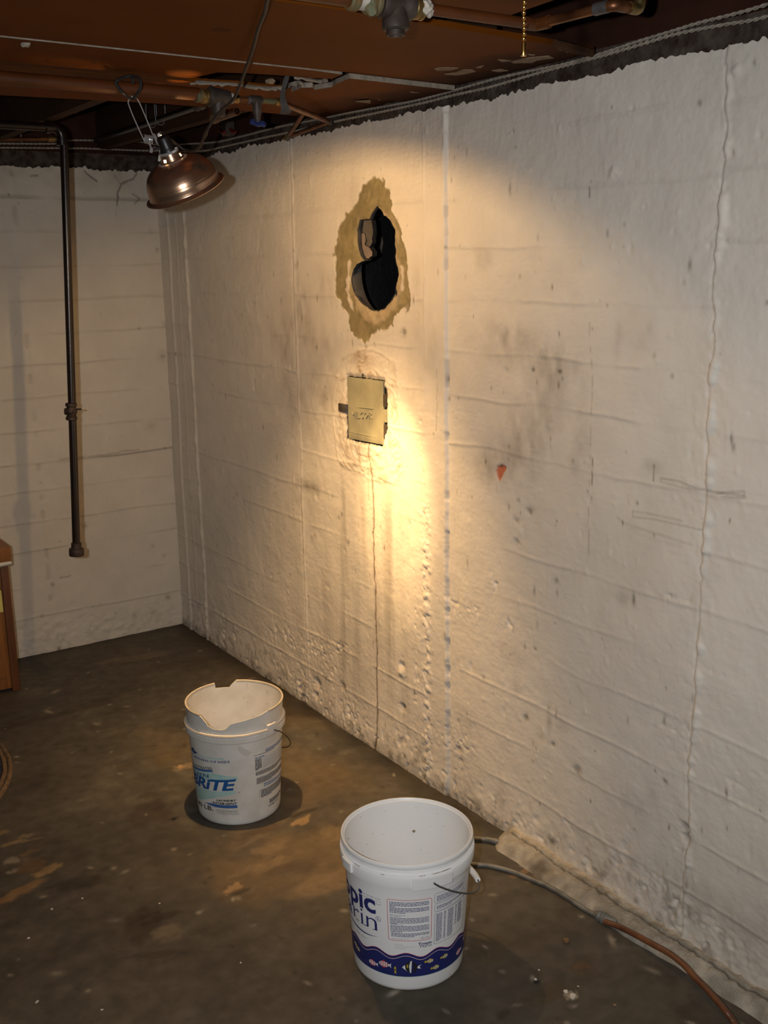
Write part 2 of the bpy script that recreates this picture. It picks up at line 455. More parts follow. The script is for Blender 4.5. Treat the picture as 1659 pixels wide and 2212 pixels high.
CRACK = [wp(*q) for q in ((796, 958), (797, 985), (801, 1005), (804, 1030), (805, 1060), (807, 1100), (806, 1150), (808, 1200), (809, 1255), (811, 1262), (811, 1330), (813, 1400), (812, 1460), (815, 1530), (814, 1590), (813, 1622), (811, 1640))]

def build_right_wall():
    ys = axis([(-1.2, 1.0, .06), (1.0, 1.25, .012), (1.25, 2.3, .0045), (2.3, 3.0, .0036), (3.0, 3.6, .005), (3.6, 4.395, .006)])
    vs = axis([(0, .35, .0035), (.35, 1.0, .0038), (1.0, 1.95, .0033), (1.95, 2.0, .0028)]) / 2.0
    nY, nZ = len(ys), len(vs)
    top = ZT + .004 + (fbm(ys * 9, ys * 0 + 3, 3, 41) - .5) * .020 + (fbm(ys * 75, ys * 0, 3, 44) - .5) * .016
    Yg, Vg = np.meshgrid(ys, vs, indexing='ij')
    Zg = Vg * top[:, None]
    # snap to the two openings
    mask = np.ones((nY - 1, nZ - 1), bool)
    for poly in (HOLE, DOORCUT):
        pa = np.array(poly); y0, z0 = pa.min(0) - .03; y1, z1 = pa.max(0) + .03
        sel = (Yg > y0) & (Yg < y1) & (Zg > z0) & (Zg < z1)
        d, qy, qz, _ = polydist(Yg[sel], Zg[sel], poly)
        m = d < .0024
        Ys, Zs = Yg[sel], Zg[sel]
        Ys[m] = qy[m]; Zs[m] = qz[m]
        Yg[sel] = Ys; Zg[sel] = Zs
        fy = (Yg[:-1, :-1] + Yg[1:, :-1] + Yg[1:, 1:] + Yg[:-1, 1:]) / 4; fz = (Zg[:-1, :-1] + Zg[1:, :-1] + Zg[1:, 1:] + Zg[:-1, 1:]) / 4
        fs = (fy > y0) & (fy < y1) & (fz > z0) & (fz < z1)
        ii = inside(fy[fs], fz[fs], poly)
        t = mask[fs]; t[ii] = False; mask[fs] = t
    Y, Z = Yg, Zg
    h = (fbm(Y * 3, Z * 3, 3, 1) - .5) * .010 + (fbm(Y * 25, Z * 25, 3, 5) - .5) * .0026
    h += (vnoise(Y * 140, Z * 45, 9) - .5) * .0006 + (vnoise(Y * 60, Z * 170, 10) - .5) * .0007
    # form boards: a small step and a raised fin at each board joint
    bays = [(-2, 1.478), (1.478, 2.39), (2.39, 2.488), (2.488, 3.23), (3.23, 4.12), (4.12, 5)]
    dirt = np.zeros_like(h)
    for bi, (ya, yb) in enumerate(bays):
        inb = (Y >= ya) & (Y < yb)
        if bi == 2: continue
        rng = np.random.default_rng(bi + 3)
        for k, zb in enumerate(BOARDS):
            zz = zb + (fbm(Y * 5, Y * 0 + k + 10 * bi, 3, 61) - .5) * .016 + (rng.random() - .5) * .01
            d = Z - zz
            stp = (rng.random() - .45) * .0016
            mod = np.clip((fbm(Y * 4.5 + 31 * k, Y * 0 + bi * 7 + k, 3, 71) - .36) * 4.2, 0, 1)
            amp = .0005 + .0016 * rng.random()
            fin = np.exp(-(d / .0042) ** 2) * amp * mod * (.7 + .6 * vnoise(Y * 160, Z * 160, 73))
            h += np.where(inb, fin + stp * (sstep(-.004, .004, d) - 0.5) * np.clip(1 - np.abs(d) / .07, 0, 1), 0)
            dirt += np.where(inb, np.exp(-((d + .004) / .005) ** 2) * mod * .11, 0)
    # vertical joints
    def vline(y0, w, amp, lump, seed, z0=-1, z1=3, flat=False, wob=.004):
        yy = y0 + (fbm(Z * 6, Z * 0, 3, seed) - .5) * wob
        d = (Y - yy) / w
        prof = np.clip(1.25 - np.abs(d), 0, .8) / .8 if flat else np.exp(-d * d)
        l = 1 - lump + lump * np.clip((fbm(Z * 26, Y * 0 + seed, 3, seed + 3) - .3) * 2.6, 0, 1.4)
        return prof * amp * l * ((Z > z0) & (Z < z1)), prof
    _, p1 = vline(2.391, .0075, .0085, .55, 101, flat=True, wob=.003)
    st = sstep(2.3885, 2.3925, Y + (vnoise(Z * 60, Z * 0, 102) - .5) * .002); h += st * .009 - .009; h += np.exp(-((Y - 2.3965) / .005) ** 2) * .002 * vnoise(Z * 70, Z * 0, 103)
    gaps = np.clip((vnoise(Z * 34, Z * 0 + 5, 108) - .55) * 4, 0, 1) * p1
    h -= gaps * .005 * (Y > 2.385); dirt += gaps * .22 * (Z < 1.75)
    a, _ = vline(2.488, .003, .0024, .9, 111); h += a
    rub = np.exp(-((Y - 2.49) / .022) ** 2) * (Z < .9) * np.clip((fbm(Y * 60, Z * 60, 3, 115) - .52) * 9, -.6, 1); h += rub * .0035
    yc = 1.478 + (fbm(Z * 9, Z * 0, 4, 122) - .5) * .022 + (vnoise(Z * 48, Z * 0, 124) - .5) * .006
    lum = np.clip((fbm(Z * 22, Z * 0 + 3, 3, 126) - .34) * 3, 0, 1) * (.6 + .6 * vnoise(Z * 60, Z * 0, 127))
    bw = .004 + .009 * lum
    h += np.clip(1.2 - np.abs(Y - (yc - bw * .7)) / bw, 0, 1) * .0065 * lum
    h += sstep(-.003, .002, yc - Y) * .0035
    el = np.exp(-((Y - yc - .002) / .0026) ** 2); dirt += el * .11; h -= el * .003
    h += np.exp(-((Y - 1.478) / .05) ** 2) * (fbm(Y * 50, Z * 50, 3, 128) - .5) * .004
    a, _ = vline(3.232, .004, .0042, .6, 131, wob=.012); h += a
    h -= np.exp(-((Y - 3.243) / .003) ** 2) * .0018
    a, _ = vline(4.125, .010, .008, .4, 141, flat=True); h += a
    a, _ = vline(4.222, .004, .003, .2, 151); h += a
    a, _ = vline(4.30, .010, .006, .1, 152, flat=True); h += a
    a, _ = vline(1.823, .0025, .0012, .9, 161); h += a * .6
    # rough, pitted foot of the wall
    low = sstep(.20, .02, Z + (fbm(Y * 4, Z * 4, 2, 170) - .5) * .16)
    rn = fbm(Y * 42, Z * 42, 4, 171)
    h += low * ((rn - .5) * np.where(Y > 2.39, .0042, .007) + .003 * sstep(.12, .0, Z))
    h -= low * np.clip((fbm(Y * 42, Z * 42, 2, 175) - .70) * 8, 0, 1) * .005
    dirt += low * np.clip((rn - .52) * 2.4, 0, .6) * .8 + sstep(.06, .0, Z) * .38 * (Y > 2.05)
    # honeycombed patches in the concrete
    for (px, py, ry, rz, s) in ((610, 1375, .16, .05, 1.0), (690, 1400, .17, .06, .9), (650, 1480, .09, .07, 1.1), (705, 1450, .08, .07, 1.0), (735, 1400, .07, .03, .9), (760, 1560, .12, .10, .9),
                                (1005, 1320, .12, .035, .8), (1060, 1260, .03, .03, .9), (1100, 1350, .05, .025, .8), (980, 1600, .12, .06, .6), (1440, 1930, .28, .05, .5), (1540, 2030, .22, .05, .5),
                                (1450, 1290, .06, .02, .6), (1450, 1580, .08, .05, .5), (1600, 1700, .10, .08, .35), (905, 930, .02, .1, .5), (900, 1440, .02, .3, .6)):
        cy, cz = wp(px, py)
        m = np.exp(-(((Y - cy) / ry) ** 2 + ((Z - cz) / rz) ** 2) * 1.4) * s
        h += m * (fbm(Y * 110, Z * 110, 3, 181) - .52) * .0042
        h -= m * np.clip((vnoise(Y * 75, Z * 75, 185) - .74) * 6, 0, 1) * .006
        dirt += m * np.clip((fbm(Y * 70, Z * 70, 2, 186) - .6) * 3, 0, 1) * .5
    # scattered drips, pits and bumps
    rng = np.random.default_rng(77)
    C = np.stack([np.ones_like(h) * .71, np.ones_like(h) * .648, np.ones_like(h) * .565], -1)
    def local(cy, cz, r):
        i0, i1 = np.searchsorted(ys, [cy - r, cy + r]); j0, j1 = np.searchsorted(vs * 2.0, [cz - r, cz + r])
        return slice(max(0, i0 - 1), i1 + 1), slice(max(0, j0 - 1), j1 + 2)
    for _ in range(520):
        cy = 1.2 + rng.random() * 3.1; cz = rng.random() * 1.97; r = .002 + .005 * rng.random() ** 2
        sl = local(cy, cz, r * 4 + .02); d2 = ((Y[sl] - cy) / r) ** 2 + ((Z[sl] - cz) / (r * (1 + rng.random() * 1.5))) ** 2
        h[sl] += np.exp(-d2) * (.0022 if rng.random() > .3 else -.0026)
    for _ in range(380):
        cy = 1.2 + rng.random() * 3.1; cz = rng.random() ** 1.2 * 1.97; r = .0018 + .003 * rng.random() ** 3
        sl = local(cy, cz, r * 4 + .02); d2 = ((Y[sl] - cy) / r) ** 2 + ((Z[sl] - cz) / (r * (1 + rng.random() * 2.5))) ** 2
        dirt[sl] += np.exp(-d2) * (.35 + .5 * rng.random())
    # named pits and marks (pixel, size)
    for (px, py, r, dep, dk) in ((868, 1438, .011, .012, .25), (868, 1452, .012, -.008, 0), (870, 1528, .012, .010, .5), (685, 1478, .016, .014, .6), (683, 1502, .012, .012, .5), (741, 1482, .012, .010, .5),
                                 (985, 1620, .010, .006, .5), (990, 1645, .010, .004, .35), (1136, 1107, .008, .006, .7), (1108, 1126, .008, .005, .5), (1109, 1172, .008, .006, .5), (1113, 1082, .006, .003, .5),
                                 (1188, 1610, .007, .003, .8), (1130, 1552, .008, .003, .8), (1196, 1255, .007, .002, .6), (1240, 1665, .012, .004, .6), (1186, 1820, .012, .002, .6), (1475, 1790, .010, .010, .7),
                                 (1476, 1810, .010, .010, .7), (872, 718, .010, .004, .8), (876, 662, .012, .004, .6), (880, 655, .008, .003, .6), (1320, 370, .009, -.005, 0), (1585, 150, .010, -.006, 0),
                                 (1108, 318, .004, 0, .6), (1146, 800, .006, .003, .7), (1203, 803, .004, .002, .7), (730, 1120, .006, .002, .5), (752, 1172, .006, .002, .6), (665, 1290, .005, .002, .4),
                                 (1088, 800, .007, .004, .3), (1430, 1690, .006, .002, .7), (1040, 1465, .006, .002, .5), (985, 1560, .006, .002, .4), (1150, 1403, .005, .003, .7), (790, 750, .007, .002, .5)):
        cy, cz = wp(px, py); sl = local(cy, cz, r * 4 + .02)
        d2 = ((Y[sl] - cy) / (r * 1.2)) ** 2 + ((Z[sl] - cz) / r) ** 2
        g = np.exp(-d2 * (1 + 1.2 * (vnoise(Y[sl] * 150, Z[sl] * 150, 191) - .5)))
        h[sl] -= g * dep; dirt[sl] += g * dk
    # grey scuffs and smudges
    smg = np.zeros_like(h)
    for (px, py, ry, rz, s) in ((1130, 950, .10, .10, .55), (1060, 1010, .09, .05, .42), (1180, 780, .14, .05, .30), (1245, 960, .03, .07, .50), (1190, 840, .08, .10, .28), (700, 820, .10, .09, .28), (690, 930, .07, .06, .40),
                                (655, 690, .07, .12, .50), (620, 760, .06, .18, .42), (690, 860, .12, .05, .40), (760, 420, .05, .06, .25), (700, 740, .09, .05, .3), (900, 850, .05, .10, .25), (590, 730, .04, .12, .22), (665, 1050, .10, .018, .55), (645, 1075, .03, .03, .4), (1380, 720, .05, .05, .22), (1070, 740, .14, .05, .26),
                                (900, 690, .04, .08, .24), (940, 740, .04, .10, .22), (770, 1470, .09, .12, .25), (700, 620, .05, .10, .28), (1090, 1410, .05, .03, .40), (1110, 1480, .015, .04, .3), (1180, 1560, .01, .05, .45),
                                (1075, 1730, .02, .04, .35), (1210, 1570, .03, .02, .3), (1410, 1010, .03, .015, .35), (1340, 1290, .05, .02, .28), (1160, 1590, .02, .015, .35), (1330, 740, .012, .05, .25), (1040, 560, .03, .03, .35),
                                (1090, 720, .09, .03, .25), (900, 610, .03, .06, .22), (820, 1330, .08, .20, .20), (730, 1350, .07, .22, .16), (640, 900, .10, .10, .18), (620, 1130, .12, .10, .15), (1000, 1560, .05, .06, .2),
                                (1390, 1740, .14, .08, .2), (1580, 1980, .2, .06, .25), (1280, 1870, .14, .06, .3)):
        cy, cz = wp(px, py)
        smg += np.exp(-(((Y - cy) / ry) ** 2 + ((Z - cz) / rz) ** 2)) * s * np.clip(.25 + 1.5 * (fbm(Y * 34, Z * 20, 4, 201) - .25), 0, 1.2)
    smg += np.clip(fbm(Y * 1.7, Z * 1.3, 3, 207) - .5, 0, 1) * .30
    # runs of dirt below the plaster
    runs = np.clip((fbm(Y * 20, Z * 1.1, 3, 211) - .42) * 3, 0, 1) * sstep(3.45, 3.0, Y) * sstep(2.50, 2.66, Y) * sstep(.98, .8, Z) * sstep(.05, .3, Z)
    smg += runs * .42
    k = np.clip(smg * 1.0 + dirt, 0, .93)[..., None]
    grime = np.array([.15, .125, .095])
    C = C * (1 - k) + grime * k
    # penned outlines of former slots beside the right joint
    # bare mortar round the hole
    pa = np.array(MORTAR); y0, z0 = pa.min(0) - .05; y1, z1 = pa.max(0) + .05
    i0, i1 = np.searchsorted(ys, [y0, y1]); j0, j1 = np.searchsorted(vs * 2.0, [z0, z1]); S = (slice(i0, i1), slice(j0, j1))
    y, z = Y[S], Z[S]
    wob = (fbm(y * 60, z * 60, 3, 221) - .5) * .022
    dm, _, _, _ = polydist(y, z, MORTAR); sm = np.where(inside(y, z, MORTAR), dm, -dm) + wob
    di, _, _, _ = polydist(y, z, INNER); si = np.where(inside(y, z, INNER), di, -di) + wob
    mo = sstep(-.002, .003, sm)[..., None]; mi = sstep(-.004, .010, si)[..., None]
    n1 = fbm(y * 40, z * 40, 4, 225)[..., None]; n2 = fbm(y * 14, z * 14, 3, 226)[..., None]
    cm = np.array([.225, .183, .095]) * (.70 + .6 * n1) * (.75 + .5 * n2)
    ci = np.array([.38, .30, .185]) * (.75 + .5 * n1)
    cc = C[S] * (1 - mo) + cm * mo
    cc = cc * (1 - mi) + ci * mi
    for (pts, r) in (([hp(360, 1130), hp(350, 1300), hp(340, 1450), hp(360, 1580), hp(405, 1690)], .011), ([hp(1000, 1190), hp(1015, 1300), hp(1005, 1440)], .009)):
        d, _, _, tt = polydist(y, z, pts, closed=False)
        w = sstep(r, r * .5, d + (fbm(y * 90, z * 90, 3, 229) - .5) * r * 1.6)[..., None]
        cc = cc * (1 - w) + np.array([.56, .48, .38]) * w
        h[S] += w[..., 0] * .003
    for (c, r) in ((hp(960, 1540), .016), (hp(1080, 1660), .016)):
        w = sstep(r, r * .4, np.hypot(y - c[0], z - c[1]) + (fbm(y * 80, z * 80, 2, 233) - .5) * .02)[..., None]
        cc = cc * (1 - w) + np.array([.24, .205, .15]) * w
    C[S] = cc
    dh, _, _, _ = polydist(y, z, HOLE)
    h[S] += mo[..., 0] * ((fbm(y * 55, z * 55, 3, 227) - .5) * .006 - .0025) + mi[..., 0] * .004 * (fbm(y * 30, z * 30, 2, 228)) - .004 * sstep(.014, 0, dh)
    # scraped plaster round the clean-out door
    pa = np.array(PLASTER); y0, z0 = pa.min(0) - .05; y1, z1 = pa.max(0) + .05
    i0, i1 = np.searchsorted(ys, [y0, y1]); j0, j1 = np.searchsorted(vs * 2.0, [z0, z1]); S = (slice(i0, i1), slice(j0, j1))
    y, z = Y[S], Z[S]
    d, _, _, _ = polydist(y, z, PLASTER); sp = np.where(inside(y, z, PLASTER), d, -d) + (fbm(y * 25, z * 25, 2, 241) - .5) * .012
    mp_ = sstep(-.002, .004, sp)
    cyc, czc = np.mean(np.array(DOOR), 0)
    ang = np.arctan2((z - czc) / .13, (y - cyc) / .16); rad = np.hypot((y - cyc) / .16, (z - czc) / .13)
    wy = y + (fbm(y * 18, z * 18, 3, 242) - .5) * .05; wz = z + (fbm(y * 18, z * 18, 3, 248) - .5) * .05
    sw = .5 * fbm(np.hypot((wy - cyc) / .16, (wz - czc) / .13) * 17 + 3 * fbm(y * 12, z * 12, 2, 243), ang * 4, 3, 244) + .5 * fbm(y * 45, z * 45, 4, 245)
    h[S] += mp_ * ((sw - .5) * .0085 + .0008) + np.exp(-(sp / .004) ** 2) * .0016
    br = (mp_ * np.clip((sw - .50) * 6, 0, 1) * .46 + np.exp(-(sp / .003) ** 2) * .16)
    cp = dp(620, 270); br += mp_ * np.exp(-(((y - cp[0]) / .07) ** 2 + ((z - cp[1]) / .035) ** 2)) * .45
    cp = dp(330, 900); br += mp_ * np.exp(-(((y - cp[0]) / .03) ** 2 + ((z - cp[1]) / .10) ** 2)) * .25
    br = np.clip(br, 0, .85)[..., None]
    C[S] = C[S] * (1 - br) + np.array([.31, .205, .115]) * br
    dd, _, _, _ = polydist(y, z, DOORCUT)
    h[S] -= .005 * sstep(.012, 0, dd)
    kk = (sstep(.007, .001, dd + (fbm(y * 120, z * 120, 2, 247) - .5) * .008) * .5)[..., None]
    C[S] = C[S] * (1 - kk) + np.array([.10, .07, .04]) * kk
    # arcs and the crack below the door
    for pts, wd, dk, dep in ((CRACK, .0030, .96, .006), ([dp(500, 1440), dp(540, 1560), dp(680, 1610), dp(830, 1580)], .002, .5, .001),
                             ([dp(690, 1690), dp(690, 1900), dp(700, 2200)], .0025, .25, .0),
                             ([dp(770, 1890), dp(880, 1930), dp(980, 1980), dp(1060, 1990)], .002, .35, .001), ([dp(300, 1700), dp(430, 1790), dp(590, 1830)], .002, .4, .001),
                             ([wp(1268, 690), wp(1274, 835), wp(1268, 1050), wp(1266, 1200)], .0010, .25, 0), ([wp(1275, 985), wp(1273, 1090)], .0012, .6, 0), ([wp(1271, 390), wp(1268, 425)], .0012, .6, 0),
                             ([wp(944, 797), wp(944, 930)], .0012, .35, 0), ([wp(1407, 1005), wp(1407, 1040)], .0016, .5, 0),
                             ([wp(1424, 1034), wp(1460, 1040), wp(1505, 1057), wp(1545, 1064), wp(1605, 1072)], .0022, .28, 0), ([wp(1424, 1034), wp(1425, 1042), wp(1470, 1054), wp(1505, 1060)], .0020, .22, 0),
                             ([wp(1545, 1066), wp(1605, 1062), wp(1607, 1077), wp(1560, 1074)], .0022, .3, 0),
                             ([wp(1362, 1105), wp(1410, 1113), wp(1468, 1126)], .0020, .2, 0), ([wp(1362, 1105), wp(1362, 1118), wp(1410, 1123), wp(1455, 1133), wp(1515, 1147)], .0020, .25, 0),
                             ([wp(1330, 1120), wp(1345, 1132), wp(1400, 1150), wp(1490, 1178)], .0028, .16, 0), ([wp(1350, 1070), wp(1352, 1090)], .002, .12, 0),
                             ([wp(745, 1160), wp(752, 1178)], .003, .3, 0)):
        pa = np.array(pts); y0, z0 = pa.min(0) - .03; y1, z1 = pa.max(0) + .03
        i0, i1 = np.searchsorted(ys, [y0, y1]); j0, j1 = np.searchsorted(vs * 2.0, [z0, z1]); S = (slice(i0, i1), slice(j0, j1))
        y, z = Y[S], Z[S]
        d, _, _, _ = polydist(y + (fbm(y * 40, z * 40, 2, 251) - .5) * .006, z, pts, closed=False)
        w = sstep(wd * 1.9, wd * .5, d)
        if dep > .004:
            halo = (np.exp(-(d / .010) ** 2) * .22)[..., None]; C[S] = C[S] * (1 - halo) + np.array([.45, .27, .10]) * halo
        h[S] -= w * dep
        C[S] = C[S] * (1 - (w * dk)[..., None]) + np.array([.075, .047, .02]) * (w * dk)[..., None]
    # fresh red chip where the paint came off
    pts = [wp(*q) for q in ((1068, 1008), (1076, 1004), (1088, 1007), (1085, 1018), (1080, 1028), (1073, 1042), (1068, 1030), (1066, 1018))]
    pa = np.array(pts); i0, i1 = np.searchsorted(ys, [pa[:, 0].min() - .03, pa[:, 0].max() + .03]); j0, j1 = np.searchsorted(vs * 2.0, [pa[:, 1].min() - .03, pa[:, 1].max() + .03]); S = (slice(i0, i1), slice(j0, j1))
    d, _, _, _ = polydist(Y[S], Z[S], pts); sd = np.where(inside(Y[S], Z[S], pts), d, -d) + (fbm(Y[S] * 110, Z[S] * 110, 2, 257) - .5) * .006
    w = sstep(-.001, .0015, sd)[..., None]
    C[S] = C[S] * (1 - w) + np.array([.52, .165, .085]) * w; h[S] -= w[..., 0] * .004
    c0 = wp(1076, 1006); w = (np.exp(-(((Y[S] - c0[0]) / .008) ** 2 + ((Z[S] - c0[1]) / .006) ** 2)) * w[..., 0] * .8)[..., None]
    C[S] = C[S] * (1 - w) + np.array([.06, .035, .03]) * w
    # bottom tuck: let the foot run to the floor
    P = np.stack([X0 - h, Y, Z], -1)
    P[:, 0, 2] = -.02
    o = grid_mesh('wall_right', P, C, mask, 'paint', flip=False)
    o['kind'] = 'structure'
    return o
WR = build_right_wall()

# thickness of the wall inside the ragged opening, then the black flue behind it
bm = bmesh.new()
n = len(HOLE); rows = []
for k, (dx, sc) in enumerate(((.003, 1.0), (.008, .99), (.016, .995), (.024, 1.06), (.030, 1.3))):
    cy_, cz_ = np.mean(np.array(HOLE), 0)
    rows.append([bm.verts.new((X0 + dx, cy_ + (p[0] - cy_) * sc + random.Random(i * 7 + k).uniform(-.0015, .0015) * (k > 0), cz_ + (p[1] - cz_) * sc)) for i, p in enumerate(HOLE)])
for k in range(4):
    for i in range(n): bm.faces.new((rows[k][i], rows[k][(i + 1) % n], rows[k + 1][(i + 1) % n], rows[k + 1][i]))
obj('hole_edge', bm, 'thimble', WR)
bm = bmesh.new()
x0, x1, y0, y1, z0, z1 = X0 + .028, X0 + .36, 2.45, 3.25, 1.30, 1.98
N = 26
def soot_pt(x, y, z, s): 
    return (x + (fbm(np.array([y * 14.]), np.array([z * 14. + x * 9]), 3, 300 + s)[0] - .5) * .05, y + (fbm(np.array([x * 14.]), np.array([z * 14.]), 3, 310 + s)[0] - .5) * .04, z + (fbm(np.array([x * 14.]), np.array([y * 14.]), 3, 320 + s)[0] - .5) * .04)
def patchg(f, s):
    g = [[bm.verts.new(soot_pt(*f(i / N, j / N), s)) for j in range(N + 1)] for i in range(N + 1)]
    for i in range(N):
        for j in range(N): bm.faces.new((g[i][j], g[i + 1][j], g[i + 1][j + 1], g[i][j + 1]))
patchg(lambda a, b: (x1, y0 + (y1 - y0) * a, z0 + (z1 - z0) * b), 0)
patchg(lambda a, b: (x0 + (x1 - x0) * a, y1, z0 + (z1 - z0) * b), 1)
patchg(lambda a, b: (x0 + (x1 - x0) * a, y0, z0 + (z1 - z0) * b), 2)
patchg(lambda a, b: (x0 + (x1 - x0) * a, y0 + (y1 - y0) * b, z1), 3)
patchg(lambda a, b: (x0 + (x1 - x0) * a, y0 + (y1 - y0) * b, z0 + .10), 4)
obj('flue_chamber', bm, 'soot', WR)
# round collar of the lower opening
cyc, czc, rc = 2.752, 1.572, .128
bm = bmesh.new()
mt = Matrix(((0, 0, 1, 0), (1, 0, 0, cyc), (0, 1, 0, czc), (0, 0, 0, 1)))
lathe(bm, [(rc, X0 + .006), (rc - .004, X0 + .012), (rc - .004, X0 + .038), (rc + .008, X0 + .038), (rc + .008, X0 + .012)], 60, mt, arc=(math.radians(-178), math.radians(30)), closed_prof=True)
obj('flue_collar', bm, 'thimble', WR)
# broken block left standing in the upper part of the opening
def bq(x, y): p = onx((690 + x / 5.671, 370 + y / 5.671), X0 + .020); return (p[1], p[2])
bm = bmesh.new()
plate(bm, densify([bq(*q) for q in ((440, 600), (640, 590), (650, 740), (640, 880), (610, 930), (560, 900), (575, 840), (560, 760), (500, 770), (450, 830))], .006, .0012, 3), X0 + .021, X0 + .036, lambda u, v, w: (w + (fbm(np.array([u * 60.]), np.array([v * 60.]), 2, 331)[0] - .5) * .006, u, v), 0, 1)
obj('broken_block', bm, ['breakgrey', 'soot'], WR, ang=25)
bm = bmesh.new()
plate(bm, densify([bq(*q) for q in ((450, 830), (500, 770), (560, 760), (575, 840), (560, 900), (610, 930), (655, 985), (650, 1040), (600, 1070), (500, 1020), (470, 930))], .006, .0012, 4), X0 + .018, X0 + .036, lambda u, v, w: (w, u, v), 0, 1)
obj('mortar_face', bm, ['breakpink', 'soot'], WR, ang=25)
bm = blobby((X0 + .03, bq(540, 1060)[0], bq(540, 1060)[1]), .02, .5, 8); obj('mortar_lump', bm, 'breakgrey', WR)

# ================================================================== BACK WALL (the far one)
def build_back_wall():
    xs = axis([(-2.2, .7, .08), (.7, 1.86, .0042)]); vs = axis([(0, 2.0, .0045)]) / 2.0
    top = 1.990 + (fbm(xs * 10, xs * 0 + 9, 3, 401) - .5) * .016 + (fbm(xs * 80, xs * 0, 3, 403) - .5) * .016
    X, V = np.meshgrid(xs, vs, indexing='ij'); Z = V * top[:, None]
    h = (fbm(X * 3, Z * 3, 3, 402) - .5) * .010 + (fbm(X * 25, Z * 25, 3, 405) - .5) * .0026 + (vnoise(X * 140, Z * 45, 409) - .5) * .0006
    dirt = np.zeros_like(h)
    for k, zb in enumerate([1.877, 1.745, 1.612, 1.48, 1.348, 1.222, 1.09, .955, .822, .705, .572, .452, .298, .164]):
        zz = zb + (fbm(X * 5, X * 0 + k, 3, 461) - .5) * .014
        mod = np.clip((fbm(X * 4.5 + 31 * k, X * 0 + k, 3, 471) - .3) * 4, 0, 1)
        d = Z - zz
        amp = (.0042 if k in (0, 8) else .0018)
        h += np.exp(-(d / .004) ** 2) * amp * mod + .001 * ((k % 3) - 1) * sstep(-.004, .004, d) * np.clip(1 - np.abs(d) / .07, 0, 1)
        dirt += np.exp(-((d + .004) / .0045) ** 2) * mod * (.5 if k in (0, 8) else .2)
    # seam of patched holes at the left
    sx = ony((25, 370), Y0)[0]; sx2 = ony((115, 1350), Y0)[0]
    xx = sx + (sx2 - sx) * (1.99 - Z) / 1.95
    pr = np.exp(-((X - xx) / .010) ** 2)
    lump = np.clip((vnoise(Z * 30, Z * 0 + 2, 481) - .62) * 6, 0, 1)
    h -= pr * lump * .004; dirt += pr * lump * .22; h += pr * .0015
    low = sstep(.22, .02, Z + (fbm(X * 4, Z * 4, 2, 490) - .5) * .2); rn = fbm(X * 42, Z * 42, 4, 491)
    h += low * (rn - .5) * .010; dirt += low * np.clip((rn - .60) * 1.4, 0, .10)
    def px(x, y): p = ony((x, y), Y0); return (p[0], p[2])
    for pts, wd, dk, dep in (([px(183, 368), px(200, 385), px(210, 392)], .002, .8, .003), ([px(296, 372), px(290, 385), px(262, 397), px(256, 415), px(254, 442)], .0025, .8, .004), ([px(243, 372), px(262, 397)], .0014, .3, .001),
                             ([px(130, 993), px(170, 988), px(230, 982), px(268, 974), px(300, 972)], .0018, .5, .002), ([px(130, 1250), px(152, 1244)], .002, .5, .001), ([px(66, 380), px(82, 379)], .003, .6, .002),
                             ([px(252, 445), px(252, 475)], .0012, .3, 0), ([px(285, 420), px(300, 430), px(290, 440)], .003, .4, -.004)):
        d, _, _, _ = polydist(X + (fbm(X * 40, Z * 40, 2, 251) - .5) * .008, Z + (fbm(X * 50, Z * 50, 2, 253) - .5) * .006, pts, closed=False)
        w = sstep(wd * 2, wd * .4, d); h -= w * dep; dirt += w * dk
    for (x, y, r, k) in ((184, 1135, .012, .5), (114, 1262, .009, .55), (363, 1290, .012, .5), (127, 1400, .007, .7), (90, 1330, .008, .35), (19, 420, .004, .7), (350, 770, .02, .4), (326, 920, .02, .25), (356, 700, .012, .3), (325, 500, .010, .3), (340, 540, .010, .3),
                         (300, 710, .006, .4), (330, 1180, .008, .35), (355, 1200, .008, .35), (250, 1325, .005, .4), (355, 967, .005, .5), (330, 1320, .012, .3), (290, 1330, .01, .3)):
        c = px(x, y); dirt += np.exp(-(((X - c[0]) / r) ** 2 + ((Z - c[1]) / (r * 1.1)) ** 2)) * k * (.3 + 1.2 * fbm(X * 90, Z * 90, 2, 495))
    rng = np.random.default_rng(5)
    for _ in range(120):
        cx_ = .8 + rng.random() * 1.0; cz_ = rng.random() * 1.9; r = .002 + .002 * rng.random()
        i0, i1 = np.searchsorted(xs, [cx_ - .02, cx_ + .02]); j0, j1 = np.searchsorted(vs * 2, [cz_ - .03, cz_ + .03])
        dirt[i0:i1, j0:j1] += np.exp(-(((X[i0:i1, j0:j1] - cx_) / r) ** 2 + ((Z[i0:i1, j0:j1] - cz_) / r) ** 2)) * .5 * rng.random()
    smg = np.clip(fbm(X * 2.2, Z * 1.7, 4, 499) - .48, 0, 1) * .35 + sstep(1.86, 1.98, Z) * np.clip(fbm(X * 14, Z * 14, 3, 500) - .4, 0, 1) * .7
    C = np.ones(h.shape + (3,)) * np.array([.64, .58, .49])
    k = np.clip(dirt + smg, 0, .92)[..., None]
    C = C * (1 - k) + np.array([.16, .125, .085]) * k
    P = np.stack([X, Y0 - h, Z], -1); P[:, 0, 2] = -.02
    o = grid_mesh('wall_back', P, C, None, 'paint', flip=True); o['kind'] = 'structure'
    return o
WB = build_back_wall()

